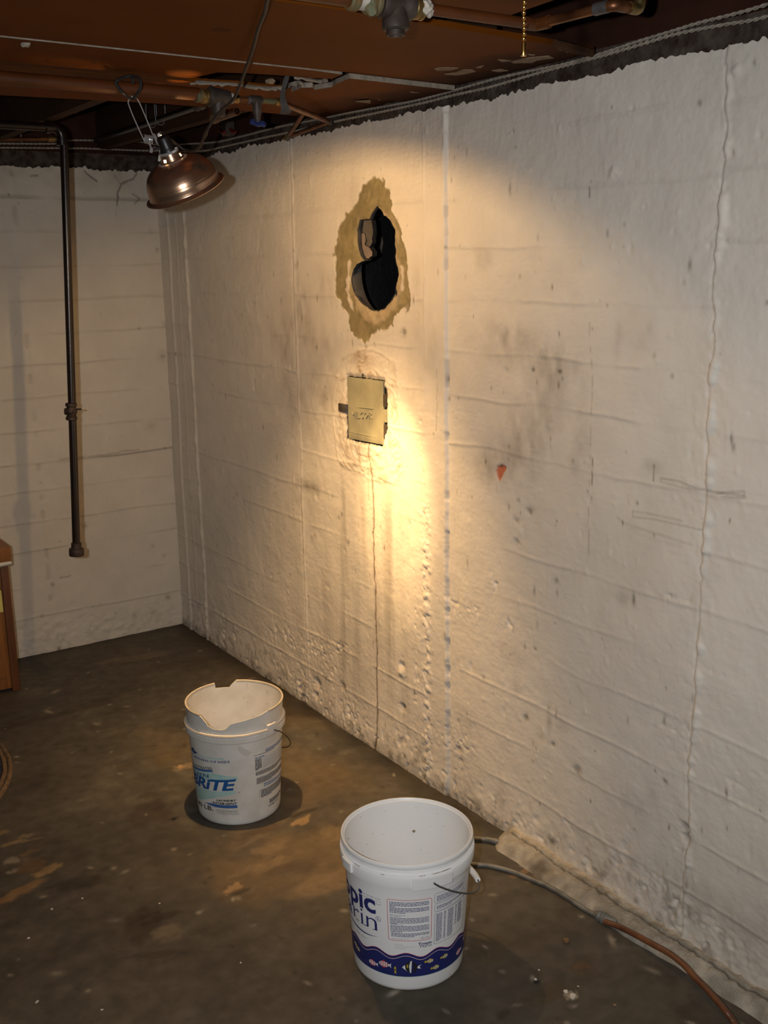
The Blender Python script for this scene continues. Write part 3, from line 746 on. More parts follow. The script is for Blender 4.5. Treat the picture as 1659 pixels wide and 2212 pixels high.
# ================================================================== FLOOR
def build_floor():
    xs = axis([(-2.2, .2, .06), (.2, 1.83, .0050), (1.83, 1.90, .035)]); ys = axis([(-1.2, 1.0, .06), (1.0, 4.42, .0066)])
    X, Y = np.meshgrid(xs, ys, indexing='ij')
    h = (fbm(X * 2.2, Y * 2.2, 3, 501) - .5) * .006 + (fbm(X * 20, Y * 20, 3, 505) - .5) * .0016
    h = h * sstep(.0, .35, np.hypot(X - 1.266, Y - 1.8255) - .10) * sstep(.0, .35, np.hypot(X - 1.2633, Y - 2.7126) - .10)
    h -= .001
    C = np.ones(h.shape + (3,)) * np.array([.150, .125, .093])
    n = fbm(X * 3.0, Y * 3.0, 4, 511)[..., None]; n2 = fbm(X * 9, Y * 9, 4, 512)[..., None]
    n3 = fbm(X * 34, Y * 34, 4, 513)[..., None]; n4 = fbm(X * 5 + Y * 3, Y * 16, 4, 514)[..., None]
    C = C * (.66 + .68 * n) * (.74 + .52 * n2) * (.66 + .68 * n3) * (.76 + .48 * n4)
    warm = np.clip((fbm(X * 1.6 + 4, Y * 1.6, 3, 515) - .42) * 3, 0, 1)[..., None]
    C = C * (1 - warm * .5) + np.array([.165, .118, .070]) * warm * .5
    C = C * np.array([.56, .59, .62])
    def blob(p, rx, ry, col, s, seed, edge=.35, rot=0.0, hgt=0.0, world=False):
        nonlocal C, h
        c = p if world else onz(p)[:2]
        u = X - c[0]; v = Y - c[1]; cr, sr = math.cos(rot), math.sin(rot)
        d = np.hypot((u * cr + v * sr) / rx, (-u * sr + v * cr) / ry) + (fbm(X * 1.1 / max(rx, .012) + seed * 3.3, Y * 1.1 / max(ry, .012) + seed, 4, 520) - .5) * 2.2
        w = sstep(1 + edge, 1 - edge, d) * s
        C = C * (1 - w[..., None]) + np.array(col) * np.array([.74, .74, .70]) * w[..., None]
        h += w * hgt
    tan = (.29, .20, .115); dk = (.045, .033, .025); pale = (.30, .25, .19)
    blob((640, 1850), .20, .15, (.19, .132, .075), .85, 1)
    blob((560, 1870), .06, .03, tan, .7, 2); blob((700, 1905), .09, .035, tan, .75, 3); blob((590, 1830), .05, .03, tan, .5, 4); blob((720, 1800), .06, .03, tan, .5, 14)
    blob((655, 1868), .05, .025, (.10, .07, .045), .6, 5); blob((600, 1880), .05, .02, (.11, .075, .05), .5, 6)
    blob((505, 1918), .034, .026, (.42, .27, .14), .95, 7, .12, .5, .002); blob((520, 1925), .03, .012, dk, .7, 8)
    blob((655, 1772), .032, .022, (.40, .26, .13), .85, 9, .15, .2); blob((655, 1755), .045, .010, dk, .85, 10, .3); blob((590, 1785), .10, .012, (.22, .16, .10), .6, 11, .5, .35)
    blob((560, 1795), .06, .02, (.10, .06, .035), .7, 12)
    blob((340, 1740), .035, .03, dk, .9, 13, .3); blob((335, 1760), .06, .06, (.075, .055, .045), .75, 15); blob((375, 1768), .014, .009, dk, .95, 16); blob((325, 1718), .04, .02, (.08, .06, .045), .7, 17)
    blob((430, 1740), .06, .09, (.07, .062, .06), .7, 18); blob((400, 1655), .035, .02, (.33, .255, .18), .85, 19, .25, .3, .002)  # first blob paints the far bucket's bluish lamp shadow into the floor colour
    blob((320, 1580), .03, .05, (.21, .165, .11), .6, 20); blob((350, 1640), .07, .06, (.19, .13, .06), .6, 21)
    blob((320, 1990), .05, .06, (.065, .045, .032), .8, 22); blob((370, 2010), .04, .03, (.24, .185, .13), .85, 23, .5); blob((360, 1978), .05, .015, dk, .7, 24); blob((300, 1985), .035, .012, dk, .7, 25)
    blob((350, 2060), .06, .012, dk, .5, 26, .3, -.4); blob((170, 1905), .06, .035, (.045, .035, .025), .7, 27)
    blob((105, 1878), .036, .014, (.36, .235, .11), .9, 28, .2, .3, .001); blob((40, 1925), .07, .020, (.30, .18, .085), .9, 29, .25, .3, .001); blob((40, 1818), .055, .010, (.34, .24, .14), .85, 30, .3, -.2); blob((55, 1805), .02, .010, (.33, .235, .14), .8, 31)
    blob((35, 1858), .02, .022, (.34, .29, .23), .8, 32, .3); blob((28, 1880), .012, .010, (.40, .34, .28), .8, 33, .3); blob((65, 1872), .04, .03, (.19, .11, .05), .6, 34); blob((5, 1798), .02, .012, (.32, .22, .11), .85, 35); blob((60, 1842), .025, .010, (.25, .16, .08), .6, 36)
    blob((1040, 1690 + 350), .07, .05, (.115, .082, .045), .7, 37); blob((1030, 2055), .02, .02, (.06, .045, .03), .6, 38); blob((1180, 2150), .05, .03, (.105, .075, .045), .7, 39); blob((1260, 2110), .06, .025, (.10, .075, .045), .5, 40, .3, .6)
    blob((1235, 2152), .014, .008, (.62, .52, .40), .9, 41, .2); blob((1225, 2145), .01, .004, (.55, .47, .38), .8, 42); blob((1090, 2190), .02, .008, dk, .6, 43); blob((1120, 1885), .03, .012, (.33, .20, .12), .85, 44, .2); blob((1150, 1900), .02, .009, (.30, .19, .11), .75, 45, .2)
    blob((1250, 2090), .02, .014, (.19, .10, .05), .6, 46); blob((1190, 2020), .06, .006, (.085, .07, .05), .5, 47)
    # dark line and lighter bay by the back wall
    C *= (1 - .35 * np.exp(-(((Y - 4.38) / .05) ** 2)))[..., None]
    blob((290, 1420), .14, .035, (.25, .20, .145), .55, 48, .5, -.25); blob((250, 1400), .03, .12, (.10, .075, .05), .45, 49, .5)
    blob((60, 1560), .35, .02, (.08, .06, .042), .5, 50, .6, .05); blob((640, 1540), .05, .10, (.10, .068, .042), .6, 51, .6, .8)
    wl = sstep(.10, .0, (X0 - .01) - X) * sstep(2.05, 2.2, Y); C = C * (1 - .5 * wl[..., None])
    blob((600, 1640), .10, .35, (.205, .150, .092), .6, 52, .8, .6); blob((630, 1560), .04, .16, (.23, .17, .11), .45, 53, .6, .7); blob((700, 1690), .12, .10, (.20, .135, .075), .5, 54, .7)
    blob((560, 1700), .03, .20, (.085, .060, .04), .5, 55, .7, 1.1)
    rng = np.random.default_rng(19)
    for _ in range(420):
        cx_ = .25 + rng.random() * 1.55; cy_ = 1.0 + rng.random() ** 1.3 * 3.3; r = .0035 + .005 * rng.random() ** 3
        i0, i1 = np.searchsorted(xs, [cx_ - .05, cx_ + .05]); j0, j1 = np.searchsorted(ys, [cy_ - .05, cy_ + .05])
        sl = (slice(i0, i1), slice(j0, j1)); a = rng.random() * 3.1; e = 1 + 2.2 * rng.random() ** 2
        u = X[sl] - cx_; v = Y[sl] - cy_
        w = np.exp(-(((u * math.cos(a) + v * math.sin(a)) / (r * e)) ** 2 + ((-u * math.sin(a) + v * math.cos(a)) / r) ** 2))[..., None] * (.3 + .7 * rng.random())
        C[sl] = C[sl] * (1 - w) + np.array([.42, .36, .28] if rng.random() < .42 else [.04, .03, .024]) * w
    P = np.stack([X, Y, h], -1)
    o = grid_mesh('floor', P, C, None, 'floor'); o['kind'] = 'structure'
    return o
FLOOR = build_floor()

# mortar kerb along the foot of the right wall
def build_curb():
    ys = axis([(-1.0, 1.0, .05), (1.0, 2.10, .0045)]); ts = np.linspace(0, 1, 34)
    Yg, Tg = np.meshgrid(ys, ts, indexing='ij')
    foot = np.interp(ys, [-1, 1.19, 1.384, 1.64, 1.86, 2.06, 2.10], [1.752, 1.752, 1.750, 1.733, 1.733, 1.738, 1.755]) + (fbm(ys * 18, ys * 0, 3, 601) - .5) * .012
    hh = .034 + (fbm(ys * 7, ys * 0, 3, 602) - .5) * .012
    end = sstep(2.10, 2.085, ys)
    Xc = foot[:, None] + (1.835 - foot[:, None]) * Tg
    prof = np.clip(np.sin(np.clip(Tg * 2.6, 0, 1) * math.pi / 2), 0, 1) * (.82 + .18 * Tg)
    n = fbm(Yg * 60, Xc * 60, 4, 603)
    Z = prof * hh[:, None] * end[:, None] + (n - .5) * .013 * np.clip(Tg * 6, 0, 1) - .003
    crk = np.exp(-((Xc - 1.795 - (fbm(Yg * 14, Yg * 0, 3, 605) - .5) * .014) / .0028) ** 2); Z -= crk * .006
    C = np.ones(Z.shape + (3,)) * np.array([.43, .39, .32]) * (.62 + .70 * fbm(Yg * 16, Xc * 16, 4, 607))[..., None]
    k = (np.clip((fbm(Yg * 9, Xc * 12, 4, 608) - .52) * 4, 0, 1) * .75)[..., None]; C = C * (1 - k) + np.array([.085, .058, .038]) * k
    C = C * (1 - .7 * crk[..., None])
    pk = sstep(1.800, 1.815, Xc)[..., None]; C = C * (1 - pk) + np.array([.55, .48, .37]) * pk
    o = grid_mesh('trim_1', np.stack([Xc, Yg, Z], -1), C, None, 'curb', flip=True); o['kind'] = 'structure'
build_curb()

# ================================================================== TOP OF WALLS
def rough_strip(name, f, nu, nv, seed, amp, matname):
    g = np.zeros((nu, nv, 3))
    for i in range(nu):
        for j in range(nv): g[i, j] = f(i / (nu - 1), j / (nv - 1))
    o = grid_mesh(name, g, None, None, matname); o['kind'] = 'structure'; return o
ua = np.linspace(0, 1, 700)
def strip_right(z0, z1, x, name, m, amp, sd):
    ys = np.linspace(-1.2, 4.46, 900); ts = np.linspace(0, 1, 12)
    Yg, Tg = np.meshgrid(ys, ts, indexing='ij')
    Xg = x - (fbm(Yg * 16, Tg * 3 + sd, 4, sd) - .5) * amp
    o = grid_mesh(name, np.stack([Xg, Yg, z0 + (z1 - z0) * Tg], -1), None, None, m); o['kind'] = 'structure'
strip_right(1.955, 2.060, X0 + .026, 'trim_2', 'tar', .014, 651)
strip_right(2.05, 2.32, X0 + .05, 'trim_3', 'sillwood', .008, 652)
def strip_back(z0, z1, y, name, m, amp, sd):
    xs = np.linspace(-2.2, 1.87, 500); ts = np.linspace(0, 1, 12)
    Xg, Tg = np.meshgrid(xs, ts, indexing='ij')
    Yg = y - (fbm(Xg * 16, Tg * 3 + sd, 4, sd) - .5) * amp
    o = grid_mesh(name, np.stack([Xg, Yg, z0 + (z1 - z0) * Tg], -1), None, None, m, flip=True); o['kind'] = 'structure'
strip_back(1.94, 2.050, Y0 + .012, 'trim_4', 'tar', .014, 653)
strip_back(2.04, 2.32, Y0 + .05, 'trim_5', 'sillwood', .008, 654)

# ================================================================== CEILING
CEIL = struct_root('ceiling')
def panel(poly, z, edge='fibre', th=.012, rough=.0, seed=1, step=.03):
    bm = bmesh.new()
    plate(bm, densify(poly, step, rough, seed) if rough else poly, z, z + th, None, 0, 1)
    bmesh.ops.recalc_face_normals(bm, faces=bm.faces[:])
    return obj('panel', bm, ['fibre', edge], CEIL, smooth=False)
panel([(-2.2, -1.2), (1.385, -1.2), (1.385, 1.51), (1.397, 1.655), (1.30, 1.648), (1.21, 1.645), (1.10, 1.735), (-2.2, 1.742)], ZC)
panel([(-2.2, 1.757), (1.061, 1.757), (1.25, 1.772), (1.419, 1.790), (1.60, 1.806), (1.795, 1.825), (1.80, 2.326), (1.45, 2.300), (1.332, 2.298), (.634, 2.272), (-2.2, 2.262)], ZC)
panel([(-2.2, 2.265), (.634, 2.275), (1.332, 2.301), (1.40, 2.311), (1.448, 2.320), (1.458, 2.384), (1.42, 2.392), (1.385, 2.400), (1.35, 2.397), (1.315, 2.401), (1.24, 2.412), (1.173, 2.434), (1.160, 2.50), (1.150, 2.572), (-2.2, 2.566)], ZC - .0025, 'edge')
panel([(1.463, 2.312), (1.60, 2.322), (1.803, 2.338), (1.803, 2.566), (1.442, 2.560), (1.430, 2.486), (1.452, 2.47), (1.476, 2.50), (1.492, 2.44), (1.478, 2.40)], ZC - .011, 'edge')
panel([(-2.2, 2.570), (.70, 2.574), (1.150, 2.576), (1.21, 2.594), (1.30, 2.582), (1.36, 2.590), (1.418, 2.592), (1.44, 2.572), (1.803, 2.576), (1.803, 3.03), (1.62, 2.99), (1.26, 2.955), (.82, 3.005), (-2.2, 3.02)], ZC - .003)
# torn paper along the gap
def torn(pts, w, seed):
    rng = random.Random(seed); bm = bmesh.new(); prev = None
    P = catmull(pts, 5)
    for i, p in enumerate(P):
        k = w * (.7 + .55 * rng.random()); d = rng.uniform(-.002, .003)
        row = [bm.verts.new((p[0], p[1], p[2])), bm.verts.new((p[0] + d, p[1] - k * .5, p[2] - k * .55)), bm.verts.new((p[0] + d * 2, p[1] - k * .3, p[2] - k * 1.05))]
        row2 = [bm.verts.new((v.co.x, v.co.y + .0018, v.co.z)) for v in row]
        if prev:
            for a, b in ((0, 1), (1, 2)):
                bm.faces.new((prev[0][a], prev[0][b], row[b], row[a])); bm.faces.new((prev[1][a], row2[a], row2[b], prev[1][b]))
            bm.faces.new((prev[0][2], prev[1][2], row2[2], row[2])); bm.faces.new((prev[0][0], row[0], row2[0], prev[1][0]))
        prev = (row, row2)
    return obj('torn_edge', bm, 'edge', CEIL)
def cz(p, z): q = onz(p, z); return (q[0], q[1], q[2])
torn([cz(p, ZC + .002) for p in ((406, 175), (430, 174), (470, 177), (510, 179), (550, 184), (585, 187), (610, 186))], .009, 1)
torn([cz(p, ZC + .002) for p in ((612, 186), (628, 178), (648, 174), (660, 180), (680, 184))], .010, 2)
torn([cz(p, ZC) for p in ((634, 164), (660, 166), (690, 172), (704, 168))], .008, 3)
torn([cz(p, ZC) for p in ((705, 183), (715, 178), (735, 172), (762, 165))], .006, 4)
obj('loose_crumb', blobby(cz((585, 176), ZC + .004), .012, .6, 3), 'scuff', CEIL)
# pale patches where the paper face peeled off
for i, pts in enumerate((((938, 148), (950, 145), (990, 146), (975, 151), (945, 152)), ((985, 156), (1000, 150), (1020, 150), (1028, 154), (1008, 159), (985, 162), (960, 160)), ((1028, 145), (1045, 141), (1038, 146)), ((1075, 128), (1090, 129), (1104, 131), (1085, 133)),
                         ((1104, 133), (1140, 124), (1185, 120), (1196, 125), (1160, 130), (1150, 135), (1110, 136)), ((1140, 117), (1156, 118), (1150, 120)), ((810, 206), (835, 199), (852, 199), (836, 208), (818, 211)), ((768, 214), (800, 211), (800, 218)), ((885, 188), (904, 190), (890, 190)),
                         ((1062, 152), (1080, 149), (1098, 152), (1078, 155)), ((1206, 106), (1218, 108), (1210, 109)), ((1222, 110), (1230, 112), (1224, 113)))):
    dz = .0 if onz(pts[0], ZC)[1] < 2.30 else (-.011 if onz(pts[0], ZC)[1] < 2.56 else -.006)
    bm = bmesh.new(); plate(bm, [tuple(onz(p, ZC)[:2]) for p in pts], ZC + dz - .0012, ZC + dz + .0005)
    obj('peeled_patch', bm, 'scuff', CEIL, smooth=False)
# nail stub with plaster, left
obj('plaster_dab', blobby(cz((55, 94), ZC - .003), .010, .7, 9), 'edge', CEIL)
# wood furring strip with a broken end by the right wall
bm = bmesh.new(); a = onz((1200, 95), ZC - .001); b = onz((1278, 114), ZC - .004)
tube(bm, [a, (a + b) / 2, b], [.010, .011, .009], 6); obj('splintered_strip', bm, 'joist', CEIL)
# joists and boards above
for x in (-1.66, -1.26, -.86, -.46, -.06, .34, .74, 1.14, 1.60):
    bm = bmesh.new(); box(bm, (x - .021, -1.2 if x < 1.5 else 1.95, 2.066), (x + .021, Y0 + .03, 2.25), .003); obj('joist', bm, 'joist', CEIL)
for i in range(28):
    y = -1.2 + i * .2
    bm = bmesh.new(); box(bm, (-2.2, y + .002, 2.25), (1.88, y + .198, 2.27)); obj('subfloor_board', bm, 'subfloor', CEIL, smooth=False)

# ================================================================== ACCESS DOOR (clean-out) in the right wall
def build_door():
    yL, zT = dp(392, 478); yR = dp(900, 540)[0]; zTr = dp(900, 540)[1]; zB = dp(392, 1340)[1]; zBr = dp(880, 1450)[1]
    root = thing('access_door', 'olive painted iron access door set in the right wall under the ragged hole', 'access door', (X0, (yL + yR) / 2, zB))
    XF = X0 - .002
    def w(u, v, x=XF): return (x, yL + (yR - yL) * u, (zB + (zT - zB) * v) * (1 - u) + (zBr + .004 + (zTr - zBr - .004) * v) * u)
    bm = bmesh.new(); N = 28
    def dpt(a, b, dx=0.0):
        e = min(a, 1 - a, b, 1 - b) * N
        wv = (fbm(np.array([a * 3.]), np.array([b * 3.]), 2, 77)[0] - .5) * .0016
        jx = (vnoise(np.array([a * 30.]), np.array([b * 30.]), 78)[0] - .5) * .008 * (e < .5)
        return w(a + jx, b + jx, XF + (.0014 if e < .5 else .0002 if e < 1.5 else 0) + wv + dx)
    g = [[bm.verts.new(dpt(i / N, k / N)) for k in range(N + 1)] for i in range(N + 1)]
    for i in range(N):
        for k in range(N): bm.faces.new((g[i][k], g[i + 1][k], g[i + 1][k + 1], g[i][k + 1]))
    ring = [g[i][0] for i in range(N)] + [g[N][k] for k in range(N)] + [g[i][N] for i in range(N, 0, -1)] + [g[0][k] for k in range(N, 0, -1)]
    back = [bm.verts.new((XF + .006, v.co.y, v.co.z)) for v in ring]
    for i in range(len(ring)): bm.faces.new((ring[i], ring[(i + 1) % len(ring)], back[(i + 1) % len(ring)], back[i]))
    obj('door_plate', bm, 'doorpaint', root, ang=50)
    # raised lip across the lower part
    bm = bmesh.new(); tube(bm, [w(.02, .115, XF), w(.5, .105, XF), w(.78, .10, XF)], [.0012, .0018, .0008], 8); obj('pressed_rib', bm, 'doorpaint', root)
    # embossed word
    bm = textmesh('MILCOR', 0, seg=1)
    fit(bm, .12, .70, .340, .450)
    out = extrude_map(bm, lambda u, v, t: w(u, v + .08 * (u - .13), XF + .001 - t), .0036)
    obj('embossed_lettering', out, 'doorpaint', root)
    bm = bmesh.new(); tube(bm, [w(.30, .535, XF - .0005), w(.5, .540, XF - .0008), w(.72, .545, XF - .0005)], .0015, 8); obj('embossed_bar', bm, 'doorpaint', root)
    # frame behind the plate
    bm = bmesh.new()
    ring = [(-.06, -.03), (1.09, -.03), (1.09, 1.03), (-.06, 1.03)]
    plate(bm, ring, X0 + .010, X0 + .016, lambda u, v, t: w(u, v, t)); obj('door_frame', bm, 'doordark', root)
    for v0, v1 in ((.60, .80), (.36, .56), (.10, .32)):
        bm = bmesh.new(); box(bm, (XF + .001, w(1.075, 0)[1], w(1.03, v0)[2]), (XF + .010, w(.985, 0)[1], w(1.03, v1)[2]), .0015)
        obj('hinge_knuckle', bm, 'doorpaint' if v0 in (.36,) else 'doordark', root)
    # latch at the left: dark slot and bright tongue
    l0 = dp(293, 960); l1 = dp(362, 862)
    bm = bmesh.new(); box(bm, (X0 - .0075, l1[0], l0[1]), (X0 + .006, l0[0], l1[1]), .001); obj('latch_slot', bm, 'doordark', root)
    l0 = dp(362, 968); l1 = dp(395, 868)
    bm = bmesh.new(); box(bm, (X0 - .0085, l1[0], l0[1]), (X0 + .004, l0[0], l1[1]), .001); tag(obj('latch_tongue', bm, 'galv', root), 'bright metal latch tongue')
    p = dp(620, 465); bm = bmesh.new(); tube(bm, [(XF - .001, p[0], p[1] + .006), (XF - .003, p[0], p[1] - .001), (XF - .002, p[0] - .001, p[1] - .010)], [.003, .0024, .001], 6); obj('top_hook', bm, 'doordark', root)

# ------------------------------------------------------------------ text tools
def textmesh(s, bold=0.0, seg=2, shear=0.0, spacing=1.0):
    cu = bpy.data.curves.new('t', 'FONT'); cu.body = s; cu.resolution_u = seg; cu.offset = bold; cu.shear = shear; cu.space_character = spacing; cu.fill_mode = 'FRONT'
    o = bpy.data.objects.new('t', cu); COL.objects.link(o)
    dg = bpy.context.evaluated_depsgraph_get(); dg.update()
    me = bpy.data.meshes.new_from_object(o.evaluated_get(dg), depsgraph=dg)
    bm = bmesh.new(); bm.from_mesh(me)
    bpy.data.meshes.remove(me); bpy.data.objects.remove(o); bpy.data.curves.remove(cu)
    bmesh.ops.remove_doubles(bm, verts=bm.verts, dist=1e-6)
    return bm
def fit(bm, x0, x1, y0, y1):
    xs = [v.co.x for v in bm.verts]; ys = [v.co.y for v in bm.verts]
    ax, bx, ay, by = min(xs), max(xs), min(ys), max(ys)
    for v in bm.verts:
        v.co.x = x0 + (x1 - x0) * (v.co.x - ax) / max(bx - ax, 1e-9)
        v.co.y = y0 + (y1 - y0) * (v.co.y - ay) / max(by - ay, 1e-9)
    return bm
def slice_x(bm, step):
    xs = [v.co.x for v in bm.verts]
    x = math.floor(min(xs) / step) * step + step
    while x < max(xs):
        bmesh.ops.bisect_plane(bm, geom=bm.verts[:] + bm.edges[:] + bm.faces[:], plane_co=(x, 0, 0), plane_no=(1, 0, 0)); x += step
    return bm
def extrude_map(bm, f, th):
    """front faces at depth th, with sides down to 0; f(u, v, t)"""
    out = bmesh.new(); a = {}; b = {}
    for v in bm.verts:
        a[v] = out.verts.new(f(v.co.x, v.co.y, th)); b[v] = out.verts.new(f(v.co.x, v.co.y, 0))
    for fc in bm.faces:
        try: out.faces.new([a[v] for v in fc.verts])
        except ValueError: pass
    for e in bm.edges:
        if len(e.link_faces) == 1:
            v, w = e.verts; out.faces.new((a[v], a[w], b[w], b[v]))
    bm.free(); return out
build_door()

# ================================================================== BUCKETS
class Cone:
    def __init__(s, cx, cy, ra, rb, H): s.cx, s.cy, s.ra, s.rb, s.H = cx, cy, ra, rb, H
    def r(s, z): return s.ra + (s.rb - s.ra) * z / s.H
    def pt(s, th, z, off=0.0):
        a = math.radians(th); r = s.r(z) + off
        return (s.cx + r * math.cos(a), s.cy + r * math.sin(a), z)
def wrap(bm, cone, off, step=3.0):
    """bm in (theta degrees, z) -> printed film on the cone"""
    slice_x(bm, step)
    for v in bm.verts: v.co = Vector(cone.pt(v.co.x, v.co.y, off))
    return bm
def flatpoly(pts):
    bm = bmesh.new(); V = [bm.verts.new((p[0], p[1], 0)) for p in pts]
    for t in tessellate_polygon([[Vector((p[0], p[1], 0)) for p in pts]]):
        try: bm.faces.new([V[i] for i in t])
        except ValueError: pass
    return bm
def merge(bms):
    out = bmesh.new()
    for b in bms:
        me = bpy.data.meshes.new('m'); b.to_mesh(me); out.from_mesh(me); bpy.data.meshes.remove(me); b.free()
    return out
def film(name, bms, m, parent, label=None, kind=None):
    bm = merge(bms)
    me = bpy.data.meshes.new(name); bm.to_mesh(me); bm.free(); finish(me, m, True, 80)
    o = bpy.data.objects.new(name, me); COL.objects.link(o); o.parent = parent
    bpy.context.view_layer.update(); o.matrix_parent_inverse = parent.matrix_world.inverted()
    tag(o, label, kind=kind); return o
def txt(s, cone, th0, th1, z0, z1, off=.0006, bold=0.0, shear=0.0, tilt=0.0, seg=2, spacing=1.0):
    b = fit(textmesh(s, bold, seg, shear, spacing), th0, th1, z0, z1)
    if tilt:
        for v in b.verts: v.co.y += tilt * (v.co.x - th0) / (th1 - th0)
    return wrap(b, cone, off)
def bars(cone, th0, th1, ztop, n, pitch, hgt, seed, off=.0006, last=.6, short=None, tilt=0.0):
    """lines of illegible small print: one short dash per word"""
    rng = random.Random(seed); out = []
    for i in range(n):
        z = ztop - i * pitch; e = th1 if i < n - 1 else th0 + (th1 - th0) * last
        if short and i in short: e = th0 + (th1 - th0) * short[i]
        x = th0
        while x < e - .3:
            w = min(rng.uniform(.9, 3.4), e - x); zz = z + tilt * (x - th0) / (th1 - th0)
            out.append(wrap(flatpoly([(x, zz - hgt), (x + w, zz - hgt + tilt * w / (th1 - th0)), (x + w, zz + tilt * w / (th1 - th0)), (x, zz)]), cone, off, 4.0))
            x += w + .45
    return out
def rect_outline(cone, th0, th1, z0, z1, wz, rad=2.2, off=.0006, tilt=0.0):
    k = wz / (cone.r((z0 + z1) / 2) * math.radians(1)); rz = rad * wz / k * 1.0
    def rr(a0, a1, b0, b1, ra, rb):
        P = []
        for cx, cy, s in ((a1 - ra, b1 - rb, 0), (a0 + ra, b1 - rb, 90), (a0 + ra, b0 + rb, 180), (a1 - ra, b0 + rb, 270)):
            for t in range(0, 91, 15): P.append((cx + ra * math.cos(math.radians(s + t)), cy + rb * math.sin(math.radians(s + t))))
        # add points along the long sides so the outline bends with the cone
        Q = []
        for i, p in enumerate(P):
            q = P[(i + 1) % len(P)]; n = max(1, int(abs(q[0] - p[0]) / 3))
            for j in range(n): Q.append((p[0] + (q[0] - p[0]) * j / n, p[1] + (q[1] - p[1]) * j / n))
        return Q
    A = rr(th0, th1, z0, z1, rad, rz); B = rr(th0 + k, th1 - k, z0 + wz, z1 - wz, rad - k, rz - wz)
    # same point count is guaranteed by resampling on A's parameter
    n = min(len(A), len(B))
    A = [A[int(i * len(A) / n)] for i in range(n)]; B = [B[int(i * len(B) / n)] for i in range(n)]
    bm = bmesh.new()
    f = lambda p: cone.pt(p[0], p[1] + tilt * (p[0] - th0) / (th1 - th0), off)
    VA = [bm.verts.new(f(p)) for p in A]; VB = [bm.verts.new(f(p)) for p in B]
    for i in range(n): bm.faces.new((VA[i], VA[(i + 1) % n], VB[(i + 1) % n], VB[i]))
    return bm
def ellipse(cx, cy, a, b, n=20, rot=0.0):
    return [(cx + a * math.cos(t) * math.cos(rot) - b * math.sin(t) * math.sin(rot), cy + a * math.cos(t) * math.sin(rot) + b * math.sin(t) * math.cos(rot)) for t in (2 * math.pi * i / n for i in range(n))]

